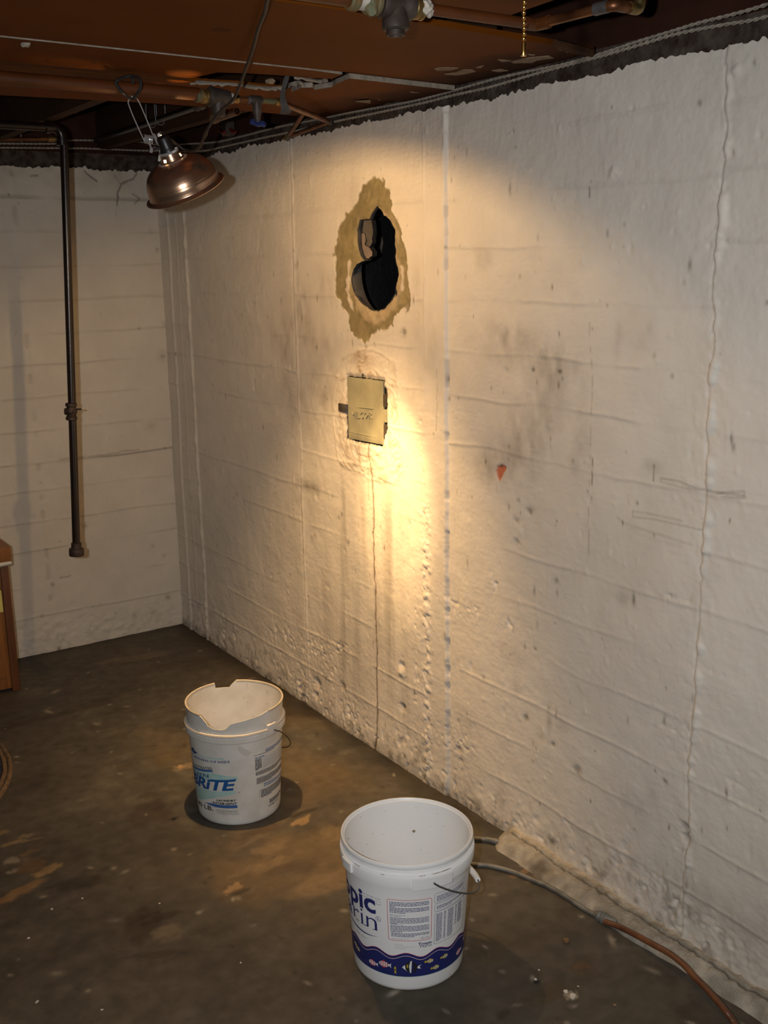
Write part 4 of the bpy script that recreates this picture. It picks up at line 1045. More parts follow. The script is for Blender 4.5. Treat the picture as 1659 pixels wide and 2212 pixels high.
# ------------------------------------------------------------------ near bucket
def near_bucket():
    cx, cy, H = 1.2665, 1.8255, .3285
    cone = Cone(cx, cy, .1285, .1460, .283)
    root = thing('bucket', 'white plastic bucket with blue lettering and a fish band, nearest on the floor', 'bucket', (cx, cy, 0))
    mt = Matrix.Translation((cx, cy, 0))
    prof = [(0, .006), (.118, .006), (.121, 0), (.125, .0), (.1275, .003), (.1290, .010)]
    for k in range(1, 9): z = .01 + (.272 - .01) * k / 8; prof.append((cone.r(z), z))
    prof += [(.1462, .2745), (.1462, .318), (.1478, .3195)]
    inner = [(.1440, .322), (.1435, .30), (.1395, .20), (.1255, .014), (.120, .009), (0, .009)]
    prof += [(.1478, .3245)] + inner
    bm = bmesh.new(); lathe(bm, prof, 96, mt); obj('body', bm, 'bucket', root, ang=30)
    bm = bmesh.new(); lathe(bm, [(.1455, .3165), (.1518, .3175), (.1530, .320), (.1530, .3255), (.1516, .3285), (.1488, .3288), (.1472, .3265), (.1455, .322)], 96, mt, closed_prof=True); obj('rim', bm, 'bucket', root, ang=50)
    # flared collar below the rim
    bm = bmesh.new(); lathe(bm, [(.1455, .3035), (.1500, .3030), (.1548, .3000), (.1560, .2955), (.1545, .2780), (.1538, .2735), (.1515, .2728), (.1512, .2780), (.1500, .2965), (.1455, .2985)], 96, mt, closed_prof=True)
    obj('collar', bm, 'bucket', root, ang=40)
    for k, (t0, t1) in enumerate(((185, 192), (213, 216), (256, 274), (245, 250))):
        bm = bmesh.new()
        pts = [(cx + .1525 * math.cos(math.radians(t)), cy + .1525 * math.sin(math.radians(t)), .3022) for t in np.linspace(t0, t1, 8)]
        tube(bm, pts, [.0003 + .0007 * random.Random(k * 9 + i).random() for i in range(8)], 5); obj('grime_streak', bm, 'grime', root)
    # ears, one in front and one behind, and the left notch
    def ear(tc, half, z0, z1, name='bail_ear'):
        bm = bmesh.new(); n = 10
        g = []
        for i in range(n + 1):
            t = math.radians(tc - half + 2 * half * i / n); e = .002 if 0 < i < n else 0
            g.append([bm.verts.new((cx + r * math.cos(t), cy + r * math.sin(t), z)) for r, z in ((.1530, z0), (.1590 + e * .2, z0 + .0015), (.1605 + e * .2, z1 - .0015), (.1548, z1))])
        for i in range(n):
            for j in range(4): bm.faces.new((g[i][j], g[i + 1][j], g[i + 1][(j + 1) % 4], g[i][(j + 1) % 4]))
        bm.faces.new(g[0]); bm.faces.new(g[-1][::-1])
        obj(name, bm, 'bucket', root, ang=30)
    ear(256.5, 17.5, .2705, .2995); ear(76.5, 17.5, .2705, .2995)
    ear(176, 7, .277, .3015, 'collar_tab')
    # bail: steel wire hanging down on the right with a white grip
    a0, a1 = 256.5, 76.5
    A = np.array(cone.pt(a0, .2850, .018)); B = np.array(cone.pt(a1, .2850, .018))
    ctr = (A + B) / 2; side = np.array([math.cos(math.radians(a0 + 90)), math.sin(math.radians(a0 + 90)), 0])
    pts = []
    for i in range(41):
        t = math.pi * i / 40
        q = ctr + (A - ctr) * math.cos(t) * 1.0 + side * .168 * math.sin(t) + np.array([0, 0, -.105 * math.sin(t) ** .9])
        pts.append(q)
    full = [A + (ctr - A) * .06] + pts + [B + (ctr - B) * .06]
    bm = T1(full, .0021, 10); tag(obj('bail', bm, 'galv', root), 'grey wire handle')
    bm = T1(pts[17:26], [.0062, .0072, .0074, .0074, .0074, .0074, .0074, .0072, .0062], 14); obj('grip', bm, 'bucket', root)
    # ---- printed label
    nv = []
    nv.append(txt('Tropic', cone, 118, 205, .1735, .2415, bold=.028, seg=3))
    P = [(t, .1255 + .00002 * (t - 187) ** 2 * (1.0 if t > 187 else .7)) for t in np.linspace(150, 206.5, 22)]
    thick = [max(.0002, .0044 * math.sin(math.pi * min(1, max(0, (t - 150) / 56.5)))) for t, _ in P]
    nv.append(wrap(flatpoly([(t, z + k * .9) for (t, z), k in zip(P, thick)][::-1] + [(t, z) for t, z in P]), cone, .0006))
    nv.append(txt('Marin', cone, 132, 205.5, .1475, .1890, bold=-.006, seg=3, tilt=.001))
    # slab serifs on the visible stems
    for (t, z, w) in ((179.5, .1480, 5.5), (187, .1482, 4.6), (192.2, .149, 4.8), (203.2, .149, 4.8), (163, .1650, 6)):
        nv.append(wrap(flatpoly([(t - w / 2, z - .0016), (t + w / 2, z - .0016), (t + w / 2, z + .0004), (t - w / 2, z + .0004)]), cone, .00065))
    nv.append(txt('R', cone, 206.3, 208.0, .1765, .1835, seg=1))
    ringp = bmesh.new()
    k = 1 / (cone.r(.18) * math.radians(1))
    VA = [ringp.verts.new(cone.pt(207.1 + .0066 * k * math.cos(a), .180 + .0066 * math.sin(a), .0006)) for a in np.linspace(0, 2 * math.pi, 28, endpoint=False)]
    VB = [ringp.verts.new(cone.pt(207.1 + .0056 * k * math.cos(a), .180 + .0056 * math.sin(a), .0006)) for a in np.linspace(0, 2 * math.pi, 28, endpoint=False)]
    for i in range(28): ringp.faces.new((VA[i], VA[(i + 1) % 28], VB[(i + 1) % 28], VB[i]))
    nv.append(ringp)
    film('brand_lettering', nv, 'navytext', root)
    sm = [txt('Net Weight: 55 lbs', cone, 191.5, 210.5, .2305, .2345, seg=1), txt('For 200 Gallons (U.S.)', cone, 189, 211, .2235, .2275, seg=1), txt('167 Gallons (Imp.)', cone, 193, 211, .2165, .2205, seg=1),
          txt('SEA SALT', cone, 176, 192, .1120, .1150, seg=1)]
    sm += [txt('Made in Germany', cone, 222.5, 230.5, .1215, .1238, seg=1), txt('Dr. Biener GmbH, Aquarientechnik', cone, 222.5, 241.5, .1165, .1188, seg=1), txt('D-36367 Wartenberg', cone, 222.5, 233.5, .1118, .1140, seg=1)]
    sm += [txt('Tropic', cone, 244.5, 258.2, .1185, .1275, bold=.03, seg=2), txt('Marin', cone, 246.5, 258.0, .1135, .1205, bold=0, seg=2)]
    sm += [txt('Keep out of children\'s reach', cone, 220.5, 236, .1365, .1392, seg=1), txt('DIRECTIONS FOR USE:', cone, 218.8, 233, .1985, .2008, bold=.01, seg=1), txt('New installation:', cone, 218.8, 229, .1950, .1972, bold=.01, seg=1), txt('Partial Water Changes:', cone, 219, 232, .1745, .1768, bold=.01, seg=1)]
    for b_ in sm: film('small_print', [b_], 'navytext', root)
    bs = bars(cone, 218.8, 254.5, .2330, 8, .0037, .0017, 3, last=.4, short={3: .15}) + bars(cone, 219, 254.5, .1925, 5, .0037, .0016, 4, last=.2) + bars(cone, 219, 255, .1720, 5, .0036, .0016, 5, last=.3) + bars(cone, 219.5, 255.5, .1530, 3, .0036, .0016, 6)
    bs += bars(cone, 262, 297, .2395, 5, .0031, .0014, 7, last=.7) + bars(cone, 262, 297, .2135, 3, .0032, .0015, 8, last=.5)
    for c0, c1, sd in ((262, 268.5, 9), (270.5, 272.5, 10), (275, 282, 11), (285, 287, 12), (289, 295.5, 13)):
        bs += bars(cone, c0, c1, .1930, 22 if c0 < 284 else 16, .0033, .0016, sd, last=.8)
    o = film('fine_print', bs, 'navytext', root, kind='stuff')
    film('red_box_outline', [rect_outline(cone, 216.6, 257.3, .1330, .2395, .0011)], 'redprint', root)
    for b_ in (rect_outline(cone, 259.6, 299.5, .2218, .2465, .0007, 1.6), rect_outline(cone, 259.8, 299.8, .2003, .2195, .0007, 1.6), rect_outline(cone, 260.2, 301, .1150, .1985, .0007, 1.6)): film('blue_box_outline', [b_], 'navytext', root)
    for b_ in ([txt('GB', cone, 247.8, 249.6, .1382, .1400, seg=1), rect_outline(cone, 246.9, 250.5, .1365, .1415, .0004, 1.2)], [txt('USA', cone, 252.2, 254.6, .1382, .1400, seg=1), rect_outline(cone, 251.3, 255.4, .1365, .1415, .0004, 1.2)]): film('oval_mark', b_, 'navytext', root)
    # fish band
    crest = lambda t: .0965 + .0060 * math.cos(2 * math.pi * (t - 203) / 30.5) + .0012 * math.cos(2 * math.pi * (t - 210) / 61)
    def band(f0, f1, off, t0=70, t1=400, st=2.0):
        bm = bmesh.new(); prev = None
        for t in np.arange(t0, t1 + .01, st):
            a = bm.verts.new(cone.pt(t, f0(t), off)); b = bm.verts.new(cone.pt(t, f1(t), off))
            if prev: bm.faces.new((prev[0], a, b, prev[1]))
            prev = (a, b)
        return bm
    film('fish_band', [band(lambda t: .0385, lambda t: crest(t), .0005)], 'navy', root)
    film('wave_line', [band(lambda t: crest(t) - .0082, lambda t: crest(t) - .0066, .0008)], 'pinkline', root, 'pale wavy line along the top of the band')
    film('wave_edge', [band(lambda t: crest(t) - .0002, lambda t: crest(t) + .0008, .0008)], 'redprint', root, 'thin red wavy edge')
    film('band_edge', [band(lambda t: .0375, lambda t: .0386, .0007)], 'teal', root)
    K = 1 / (cone.r(.06) * math.radians(1))            # degrees per metre
    def F(pts, t, z, s, flip=1): return [(t + flip * p[0] * s * K, z + p[1] * s) for p in pts]
    body = ellipse(0, 0, 1.0, .62); tail = [(-.85, 0), (-1.5, .5), (-1.35, 0), (-1.5, -.5)]
    W, RD, YL, BK = 0, 1, 2, 3
    cur = []
    def fish(label):
        bm = bmesh.new()
        for k, b_ in cur:
            for f in b_.faces: f.material_index = k
            me = bpy.data.meshes.new('m'); b_.to_mesh(me); bm.from_mesh(me); bpy.data.meshes.remove(me); b_.free()
        cur.clear()
        me = bpy.data.meshes.new('printed_fish'); bm.to_mesh(me); bm.free(); finish(me, ['whiteprint', 'redprint', 'yellowprint', 'blackprint'], True, 80)
        o = bpy.data.objects.new('printed_fish', me); COL.objects.link(o); o.parent = root
        bpy.context.view_layer.update(); o.matrix_parent_inverse = root.matrix_world.inverted(); tag(o, label)
    def add(k, pts, t, z, s, off, flip=1): cur.append((k, wrap(flatpoly(F(pts, t, z, s, flip)), cone, off, 2.0)))
    def striped(t, z, s, flip=-1):
        add(W, body, t, z, s, .0010, flip); add(W, tail, t, z, s, .0010, flip)
        add(RD, [(-.5, .50), (0, .92), (.5, .55), (0, .60)], t, z, s, .0012, flip); add(RD, [(-.5, -.50), (.1, -.85), (.4, -.55)], t, z, s, .0012, flip)
        for x in (-.72, -.28, .16, .58):
            w = .085; hh = .60 * math.sqrt(max(0, 1 - x * x))
            add(RD, [(x - w, -hh), (x + w, -hh), (x + w, hh), (x - w, hh)], t, z, s, .0012, flip)
        add(BK, ellipse(.74, .12, .07, .07, 8), t, z, s, .0014, flip)
    def banded(t, z, s, flip=1):
        add(YL, ellipse(0, 0, 1.0, .52), t, z, s, .0010, flip); add(YL, ellipse(-1.25, 0, .33, .34, 10), t, z, s, .0010, flip); add(YL, [(-.5, .4), (0, .78), (.4, .5)], t, z, s, .0010, flip); add(YL, [(-.4, -.4), (0, -.75), (.3, -.45)], t, z, s, .0010, flip)
        for x, w in ((.55, .13), (-.02, .11), (-.62, .09)):
            hh = .50 * math.sqrt(1 - x * x)
            add(BK, [(x - w - .06, -hh), (x + w + .06, -hh), (x + w + .06, hh), (x - w - .06, hh)], t, z, s, .0012, flip); add(W, [(x - w, -hh), (x + w, -hh), (x + w, hh), (x - w, hh)], t, z, s, .0014, flip)
        add(BK, ellipse(.82, .08, .06, .06, 8), t, z, s, .0016, flip)
    for t, z, s in ((197.5, .0565, .0105), (210.8, .0645, .0120), (295.5, .0560, .0105), (312, .0700, .0115)): striped(t, z, s); fish('red and white striped fish')
    for t, z, s in ((176, .0660, .0085), (171, .072, .0075), (256.5, .0745, .0085), (273.5, .0725, .0085), (263, .0530, .0085)): banded(t, z, s); fish('yellow fish with white bars')
    # tall black and white fish and a small yellow one
    t, z, s = 236.2, .0635, .0185
    add(W, [(.9, 0), (.2, .75), (-.3, .95), (-.25, .1), (-.2, -.8), (.2, -.6)], t, z, s, .0010, -1)
    add(BK, [(.55, .38), (.15, .82), (-.15, 1.05), (.05, .2), (-.05, -.85), (.25, -.55), (.45, -.3)], t, z, s, .0012, -1)
    add(BK, [(-.3, .95), (-.75, .55), (-1.0, .15), (-.8, -.55), (-.35, -.9), (-.5, 0)], t, z, s, .0012, -1); add(W, [(-.98, .12), (-1.45, .35), (-1.2, .05), (-1.4, -.25), (-.95, -.15)], t, z, s, .0012, -1)
    add(YL, [(.2, .55), (.35, .30), (.30, -.1), (.15, .1)], t, z, s, .0014, -1)
    fish('tall black and white fish')
    add(YL, ellipse(0, 0, .30, 1.0, 14), 222.3, .0560, .0085, .0010); add(BK, [(-.25, .1), (.28, .1), (.26, -.3), (-.2, -.3)], 222.3, .0560, .0085, .0012); add(YL, [(0, -.8), (.45, -1.2), (-.4, -1.2)], 222.3, .0560, .0085, .0010)
    fish('small upright yellow fish')
    # specks of dirt inside and out
    rng = random.Random(4); sp = []
    for _ in range(46):
        t = math.radians(rng.uniform(0, 360)); z = rng.uniform(.19, .31); r = .1255 + (.1435 - .1255) * (z - .014) / .286 - .0006
        sp.append(blobby((cx + r * math.cos(t), cy + r * math.sin(t), z), rng.uniform(.0005, .0011), 1, rng.randint(0, 99), 1))
    for _ in range(26):
        t = rng.uniform(280, 330); z = rng.uniform(.01, .04); sp.append(blobby(cone.pt(t, z, .0003), rng.uniform(.0005, .001), 1, 3, 1))
    a = math.radians(20); sp.append(blobby((cx + .1385 * math.cos(math.radians(48)), cy + .1385 * math.sin(math.radians(48)), .245), .004, .7, 5, 2))
    film('dirt_specks', sp, 'grime', root, kind='stuff')
near_bucket()

# ------------------------------------------------------------------ far bucket with the broken rim
def far_bucket():
    cx, cy, H = 1.2633, 2.7126, .3485
    cone = Cone(cx, cy, .1235, .1410, .29)
    root = thing('bucket', 'dirty white detergent bucket with a broken rim standing behind the other bucket', 'bucket', (cx, cy, 0))
    # height of the broken upper edge by angle
    br = [(40, .346), (61.5, .346), (62.5, .346), (69, .331), (70, .3265), (80, .3285), (88.2, .3305), (88.6, .345), (100, .346), (196, .346), (200.5, .3445), (202, .341), (204, .338), (207, .331), (209.5, .326), (211, .317), (213.5, .3165), (217, .312), (221, .310), (227, .3095), (232, .311), (236, .318),
          (239, .327), (245, .331), (252, .3335), (264, .338), (275, .3405), (284, .3455), (287, .346), (400, .346)]
    bt, bz = np.array([b[0] for b in br]), np.array([b[1] for b in br])
    def top(t): return float(np.interp(t if t >= 40 else t + 360, bt, bz))
    thetas = list(np.arange(0, 360, 2.0)); 
    for t in bt:
        if 40 < t < 399: thetas.append(float(t))
    thetas = sorted(set(round(t, 2) for t in thetas)); n = len(thetas)
    zs = [.0, .003, .010] + list(np.linspace(.03, .27, 9)) + [.285]
    def ro(z): return {0: .1205, .003: .1228}.get(round(z, 3), cone.r(z)) if z < .29 else .1410 + (z - .29) / .0565 * .0022
    bm = bmesh.new(); cols = []
    for t in thetas:
        a = math.radians(t); zt = top(t); ca, sa = math.cos(a), math.sin(a)
        zz = zs + [.285 + (zt - .285) * k / 4 for k in range(1, 5)]
        outer = [bm.verts.new((cx + ro(z) * ca, cy + ro(z) * sa, z)) for z in zz]
        innr = [bm.verts.new((cx + (ro(z) - .0024) * ca, cy + (ro(z) - .0024) * sa, max(z, .004))) for z in zz[::-1][:-1]]
        cols.append(outer + innr)
    m = len(cols[0])
    c0 = bm.verts.new((cx, cy, .0)); c1 = bm.verts.new((cx, cy, .0045))
    for i in range(n):
        A, B = cols[i], cols[(i + 1) % n]
        for j in range(m - 1): bm.faces.new((A[j], B[j], B[j + 1], A[j + 1]))
        bm.faces.new((A[0], c0, B[0])); bm.faces.new((A[-1], B[-1], c1))
    obj('body', bm, 'bucketold', root, ang=35)
    # the two surviving lengths of rolled rim
    mt = Matrix.Translation((cx, cy, 0))
    P = [(.1400, .3425), (.1448, .3420), (.1458, .3445), (.1450, .3478), (.1425, .3488), (.1400, .3470)]
    for a0, a1 in ((88.9, 200.5), (287, 421.5)):
        bm = bmesh.new(); lathe(bm, P, int((a1 - a0) / 2), mt, arc=(math.radians(a0), math.radians(a1)), closed_prof=True)
        bm.verts.ensure_lookup_table()
        bmesh.ops.holes_fill(bm, edges=[e for e in bm.edges if len(e.link_faces) == 1], sides=8)
        tag(obj('rim', bm, 'rimold', root, ang=50), 'yellowed rolled rim')
    # torn flap left at the back of the rim
    # collar ridges
    bm = bmesh.new(); lathe(bm, [(.1400, .2945), (.1462, .2935), (.1492, .2915), (.1498, .2890), (.1482, .2872), (.1476, .2855), (.1486, .2840), (.1480, .2690), (.1462, .2665), (.1400, .2662)], 96, mt, closed_prof=True)
    obj('collar', bm, 'bucketold', root, ang=30)
    bm = bmesh.new(); lathe(bm, [(.1478, .2936), (.1490, .2930), (.1501, .2912), (.1490, .2907)], 96, mt, closed_prof=True); tag(obj('collar_lip', bm, 'lipold', root), 'yellowed lip of the collar')
    def ear(tc, half, z0, z1):
        bm = bmesh.new(); g = []
        for i in range(7):
            t = math.radians(tc - half + 2 * half * i / 6)
            g.append([bm.verts.new((cx + r * math.cos(t), cy + r * math.sin(t), z)) for r, z in ((.1440, z0), (.1515, z0 + .002), (.1520, z1 - .002), (.1440, z1))])
        for i in range(6):
            for j in range(4): bm.faces.new((g[i][j], g[i + 1][j], g[i + 1][(j + 1) % 4], g[i][(j + 1) % 4]))
        bm.faces.new(g[0]); bm.faces.new(g[-1][::-1]); obj('bail_ear', bm, 'bucketold', root, ang=30)
    ear(289, 6.5, .272, .306); ear(109, 6.5, .272, .306)
    A = np.array(cone.pt(292, .2830, .014)); B = np.array(cone.pt(112, .2830, .014)); ctr = (A + B) / 2
    side = np.array([math.cos(math.radians(22)), math.sin(math.radians(22)), 0]); pts = []
    for i in range(41):
        t = math.pi * i / 40; pts.append(ctr + (A - ctr) * math.cos(t) + side * .156 * math.sin(t) ** .8 + np.array([0, 0, -.150 * math.sin(t)]))
    full = [A + (ctr - A) * .08] + pts + [B + (ctr - B) * .08]
    tag(obj('bail', T1(full, .0017, 8), 'iron', root), 'dark wire handle')
    # ---- printed label
    for q in ([(168, .150), (207, .1695), (244, .1600), (244.5, .1500), (215, .1450), (168, .128)], [(166, .105), (168, .098), (240, .1155), (243, .1075), (214, .0880), (178, .0560), (160, .045)]): film('logo_triangle', [wrap(flatpoly(q), cone, .0005)], 'teal', root, 'faded teal shape behind the lettering')
    for q in ([(160, .1475), (213.6, .1722), (212.0, .1760), (213.0, .1785), (160, .1545)], [(193, .0600), (205, .0655), (242, .0680), (242, .0580), (210, .0560)]): film('blue_bar', [wrap(flatpoly(q), cone, .0006)], 'midblue', root, 'blue bar under the lettering')
    film('brand_lettering', [txt('BRiTE', cone, 164, 242.5, .1010, .1370, .0010, bold=.035, shear=.22, seg=3, spacing=.95, tilt=.0165)], 'blueprint', root, 'large blue lettering')
    film('slate_lettering', [txt('KLEEN', cone, 166, 205.5, .1335, .1455, .0010, bold=.016, seg=2, tilt=.0155)], 'steelblue', root, 'slate blue lettering')
    film('blue_lettering', [txt('MEASURING CUP INSIDE', cone, 180, 236, .1955, .2035, .0008, bold=.024, seg=1, tilt=.010)], 'steelblue', root)
    film('blue_mark', [wrap(flatpoly([(168, .213), (176, .2225), (181, .2290), (181, .2215), (190, .2170), (184, .2125), (180, .206), (175, .2105)]), cone, .0008)], 'steelblue', root)
    film('teal_lettering', bars(cone, 190, 229, .2150, 1, .004, .0052, 31, last=1.0, tilt=.006), 'teal', root)
    for b_ in (txt('CONCENTRATED', cone, 160, 213, .1575, .1655, .0009, bold=.014, seg=1, tilt=.0215), txt('LAUNDRY', cone, 214, 241.8, .0770, .0840, .0009, bold=.035, shear=.25, seg=1, tilt=.003), txt('DETERGENT', cone, 207.5, 242.2, .0665, .0735, .0009, bold=.035, shear=.25, seg=1, tilt=.003),
          txt('40 LB.', cone, 172, 207.6, .0345, .0500, .0009, bold=.014, seg=2, tilt=.006), txt('CAUTION: EYE IRRITANT', cone, 212, 242.5, .0455, .0495, .0008, bold=.008, seg=1), txt('Harmful if Swallowed', cone, 213.5, 243, .0405, .0440, .0008, seg=1), txt('See Cautions on Side Panel', cone, 213.5, 243.5, .0355, .0390, .0008, seg=1),
          txt('ITEM NO.', cone, 287, 312, .0345, .0400, .0008, bold=.01, seg=1), txt('TM', cone, 243.2, 246.2, .1080, .1105, .0008, seg=1)): film('black_lettering', [b_], 'blackprint', root, 'black lettering')
    fp = bars(cone, 266, 298, .2185, 1, .003, .0016, 41, last=1) + bars(cone, 267, 276, .2050, 9, .0040, .0026, 42) + bars(cone, 267.5, 322, .1640, 3, .0042, .0024, 43, last=.7) + bars(cone, 268.5, 324, .1430, 5, .0040, .0024, 44, last=.45)
    fp += bars(cone, 274.5, 328, .1015, 7, .0038, .0024, 45, last=.35) + bars(cone, 271.5, 272.6, .1015, 3, .0085, .0022, 46, last=1) + bars(cone, 289, 322, .0570, 3, .0046, .0030, 47, last=.8)
    film('fine_print', fp, 'blackprint', root, kind='stuff')
    film('blue_heading', bars(cone, 282, 326, .2280, 2, .0050, .0026, 51, last=1) + bars(cone, 267, 280, .2105, 1, .004, .0028, 52, last=1) + bars(cone, 279, 326, .1190, 2, .0062, .0030, 53, last=1, tilt=-.004), 'blueprint', root, kind='stuff')
    ln = []
    for k in range(9):
        z = .205 - k * .0040; bm = bmesh.new(); prev = None
        for t in range(278, 330, 3):
            a = bm.verts.new(cone.pt(t, z, .0006)); b = bm.verts.new(cone.pt(t, z - .0005, .0006))
            if prev: bm.faces.new((prev[0], a, b, prev[1]))
            prev = (a, b)
        ln.append(bm)
    film('ruled_lines', ln, 'steelblue', root)
    q = [(245, .2515), (247.5, .2610), (262.5, .2320), (258, .2200), (254.5, .2260), (251, .2290)]
    film('tape_scrap', [wrap(flatpoly(q), cone, .0008)], 'cloth', root, 'small scrap of clear tape')
    rng = random.Random(14); sp = []
    for _ in range(90):
        t = rng.uniform(0, 360); z = rng.uniform(.20, .335)
        if rng.random() < .6:
            r = cone.r(min(z, .29)) - .0028
            if z < top(t) - .01: sp.append(blobby((cx + r * math.cos(math.radians(t)), cy + r * math.sin(math.radians(t)), z), rng.uniform(.0006, .0017), 1, rng.randint(0, 99), 1))
        else:
            z = rng.uniform(.02, .26); sp.append(blobby(cone.pt(t, z, .0003), rng.uniform(.0006, .0014), 1, rng.randint(0, 99), 1))
    film('dirt_specks', sp, 'grime', root, kind='stuff')
far_bucket()

# ================================================================== CLAMP LAMP
def build_lamp():
    up = Vector(-LAMP_A)
    mt = frame_to(LAMP_P, up, up=Vector(R[:, 2]) * -1.0)       # local +x towards the camera, +z towards the socket
    root = thing('clamp_lamp', 'clip-on work lamp with spun metal reflector hanging under the ceiling pipe', 'lamp', tuple(LAMP_P))
    prof = [(.1030, .0), (.1005, .0032), (.0945, .0060), (.0930, .0120), (.0915, .0260), (.0875, .0400), (.0800, .0540), (.0690, .0650), (.0545, .0735), (.0400, .0785), (.0300, .0810), (.0276, .0850), (.0262, .0900), (.0252, .0955), (.0246, .0985), (.0240, .1010)]
    fine = catmull([(p[0], p[1], 0) for p in prof], 6)
    rg = random.Random(3)
    fine = [(p[0] + (rg.uniform(-.00022, .00022) if .012 < p[1] < .078 else 0), p[1]) for p in fine]
    SEG = 72
    inv = mt.inverted()
    def az(px, r=.0268):
        o = inv @ Vector(EYE); d = (inv.to_3x3() @ Vector(ray(px)))          # sight line in the lamp's own frame, met with the neck
        a = d.x * d.x + d.y * d.y; b = 2 * (o.x * d.x + o.y * d.y); c = o.x * o.x + o.y * o.y - r * r
        D = max(b * b - 4 * a * c, 0); t = (-b - math.sqrt(D)) / (2 * a)
        return math.atan2(o.y + t * d.y, o.x + t * d.x) % (2 * math.pi)
    vents = [az((358, 354)), az((390, 333)), az((358, 354)) + math.radians(150), az((390, 333)) + math.radians(110)]
    def skip(i, k):
        z = fine[i][1]
        if not (.0832 < z < .0905): return False
        a = 2 * math.pi * (k + .5) / SEG
        return any(abs((a - v + math.pi) % (2 * math.pi) - math.pi) < math.radians(8.5) for v in vents)
    bm = bmesh.new(); lathe(bm, fine, SEG, mt, skip)
    obj('reflector', bm, 'alu', root, ang=60)
    bm = bmesh.new(); lathe(bm, [(r - .0011, z + .0003) for r, z in fine], SEG, mt, skip); tag(obj('reflector_lining', bm, 'inner', root, ang=60), 'bright inside of the reflector')
    bm = bmesh.new(); tube(bm, [mt @ Vector((.1030 * math.cos(a), .1030 * math.sin(a), 0)) for a in np.linspace(0, 2 * math.pi, 72, endpoint=False)], .0016, 8, closed=True); obj('rolled_rim', bm, 'alu', root)
    bm = bmesh.new(); lathe(bm, [(0, .140), (.014, .140), (.0165, .137), (.017, .117), (.0195, .111), (.0228, .104), (.0228, .095), (0, .095)], 32, mt); obj('socket', bm, 'black', root)
    bm = bmesh.new(); lathe(bm, [(.0232, .0985), (.0256, .0995), (.0256, .1045), (.0230, .1055)], 32, mt, closed_prof=True); obj('clamp_ring', bm, 'chrome', root)
    # bulb: clear glass over the light inside it
    gm = bpy.data.materials.new('glowing_bulb_glass'); gm.use_nodes = True; nt = gm.node_tree; nt.nodes.clear()
    o_ = nt.nodes.new('ShaderNodeOutputMaterial'); tr = nt.nodes.new('ShaderNodeBsdfTransparent'); em = nt.nodes.new('ShaderNodeEmission'); ad = nt.nodes.new('ShaderNodeAddShader')
    em.inputs[0].default_value = (1.0, .72, .36, 1); em.inputs[1].default_value = 6.0
    nt.links.new(tr.outputs[0], ad.inputs[0]); nt.links.new(em.outputs[0], ad.inputs[1]); nt.links.new(ad.outputs[0], o_.inputs[0]); M['bulb'] = gm
    bm = bmesh.new(); lathe(bm, [(0, .010), (.010, .0115), (.020, .018), (.0265, .030), (.0265, .040), (.022, .054), (.0160, .068), (.0140, .078), (.0135, .100)], 32, mt); obj('bulb', bm, 'bulb', root)
    # switch key and bracket with the spring clip
    bm = bmesh.new(); a = mt @ Vector((.010, -.016, .120)); b = mt @ Vector((.016, -.032, .123)); tube(bm, [a, b], [.004, .003], 10); obj('switch_key', bm, 'black', root)
    D = 2.665
    hub = Vector(atd((334, 305), D))
    bm = bmesh.new(); tube(bm, [atd((341, 300), D), atd((352, 318), D + .01), mt @ Vector((.012, .020, .104))], [.004, .0045, .004], 10); tube(bm, [atd((332, 290), D), atd((340, 306), D), atd((352, 322), D)], [.0035, .005, .004], 8); obj('swivel_bracket', bm, 'chrome', root)
    bm = bmesh.new(); bmesh.ops.create_uvsphere(bm, u_segments=16, v_segments=10, radius=.0062, matrix=Matrix.Translation(Vector(atd((345, 292), D + .005)))); tag(obj('swivel_ball', bm, 'whiteprint', root), 'pale plastic swivel knob')
    # coil
    pts = []
    c = Vector(atd((320, 301), D)); axv = Vector(R[:, 0]) * .9 + Vector(R[:, 2]) * .42; fr = frame_to(c, axv)
    for i in range(97):
        t = i / 96; a = t * 2 * math.pi * 5.5
        pts.append(fr @ Vector((.0098 * math.cos(a), .0098 * math.sin(a), -.010 + .020 * t)))
    obj('spring_coil', T1(pts, .0013, 8), 'chrome', root)
    # wire arms up to the hanging loop
    L = catmull([atd(p, d) for p, d in (((313, 307), D), ((300, 279), D), ((288, 252), D), ((279, 229), D), ((277, 219), D), ((282, 212), D + .003), ((289, 209), D + .006), ((295, 212), D + .010), ((302, 224), D + .014), ((312, 247), D + .014), ((322, 271), D + .012), ((330, 291), D + .008))], 6)
    obj('wire_arm', T1(L, .0014, 8), 'wire', root)
    bm = bmesh.new(); tube(bm, catmull([atd((282, 211), D), atd((284, 206), D + .002), atd((289, 205), D + .004), atd((291, 210), D + .004)], 5), .0013, 8); obj('end_hook', bm, 'wire', root)
    # wing screw
    bm = bmesh.new(); tube(bm, [atd((322, 309), D - .004), atd((327, 321), D - .004)], [.0026, .0020], 10); tube(bm, [atd((327, 320), D - .004), atd((326, 329), D - .004)], [.0042, .0038], 12); tube(bm, [atd((331, 322), D - .004), atd((342, 321), D - .002)], [.0045, .0045], 4); obj('wing_screw', bm, 'chrome', root)
    # paper tag on a string
    def tagpt(x, y, d): return Vector(atd((x, y), d))
    bm = bmesh.new()
    rows = [((337, 301), (346, 299)), ((343, 309), (352, 310)), ((345, 318), (352, 320)), ((344, 330), (351, 331)), ((342, 340), (349, 340)), ((341, 348), (346, 349))]
    prev = None
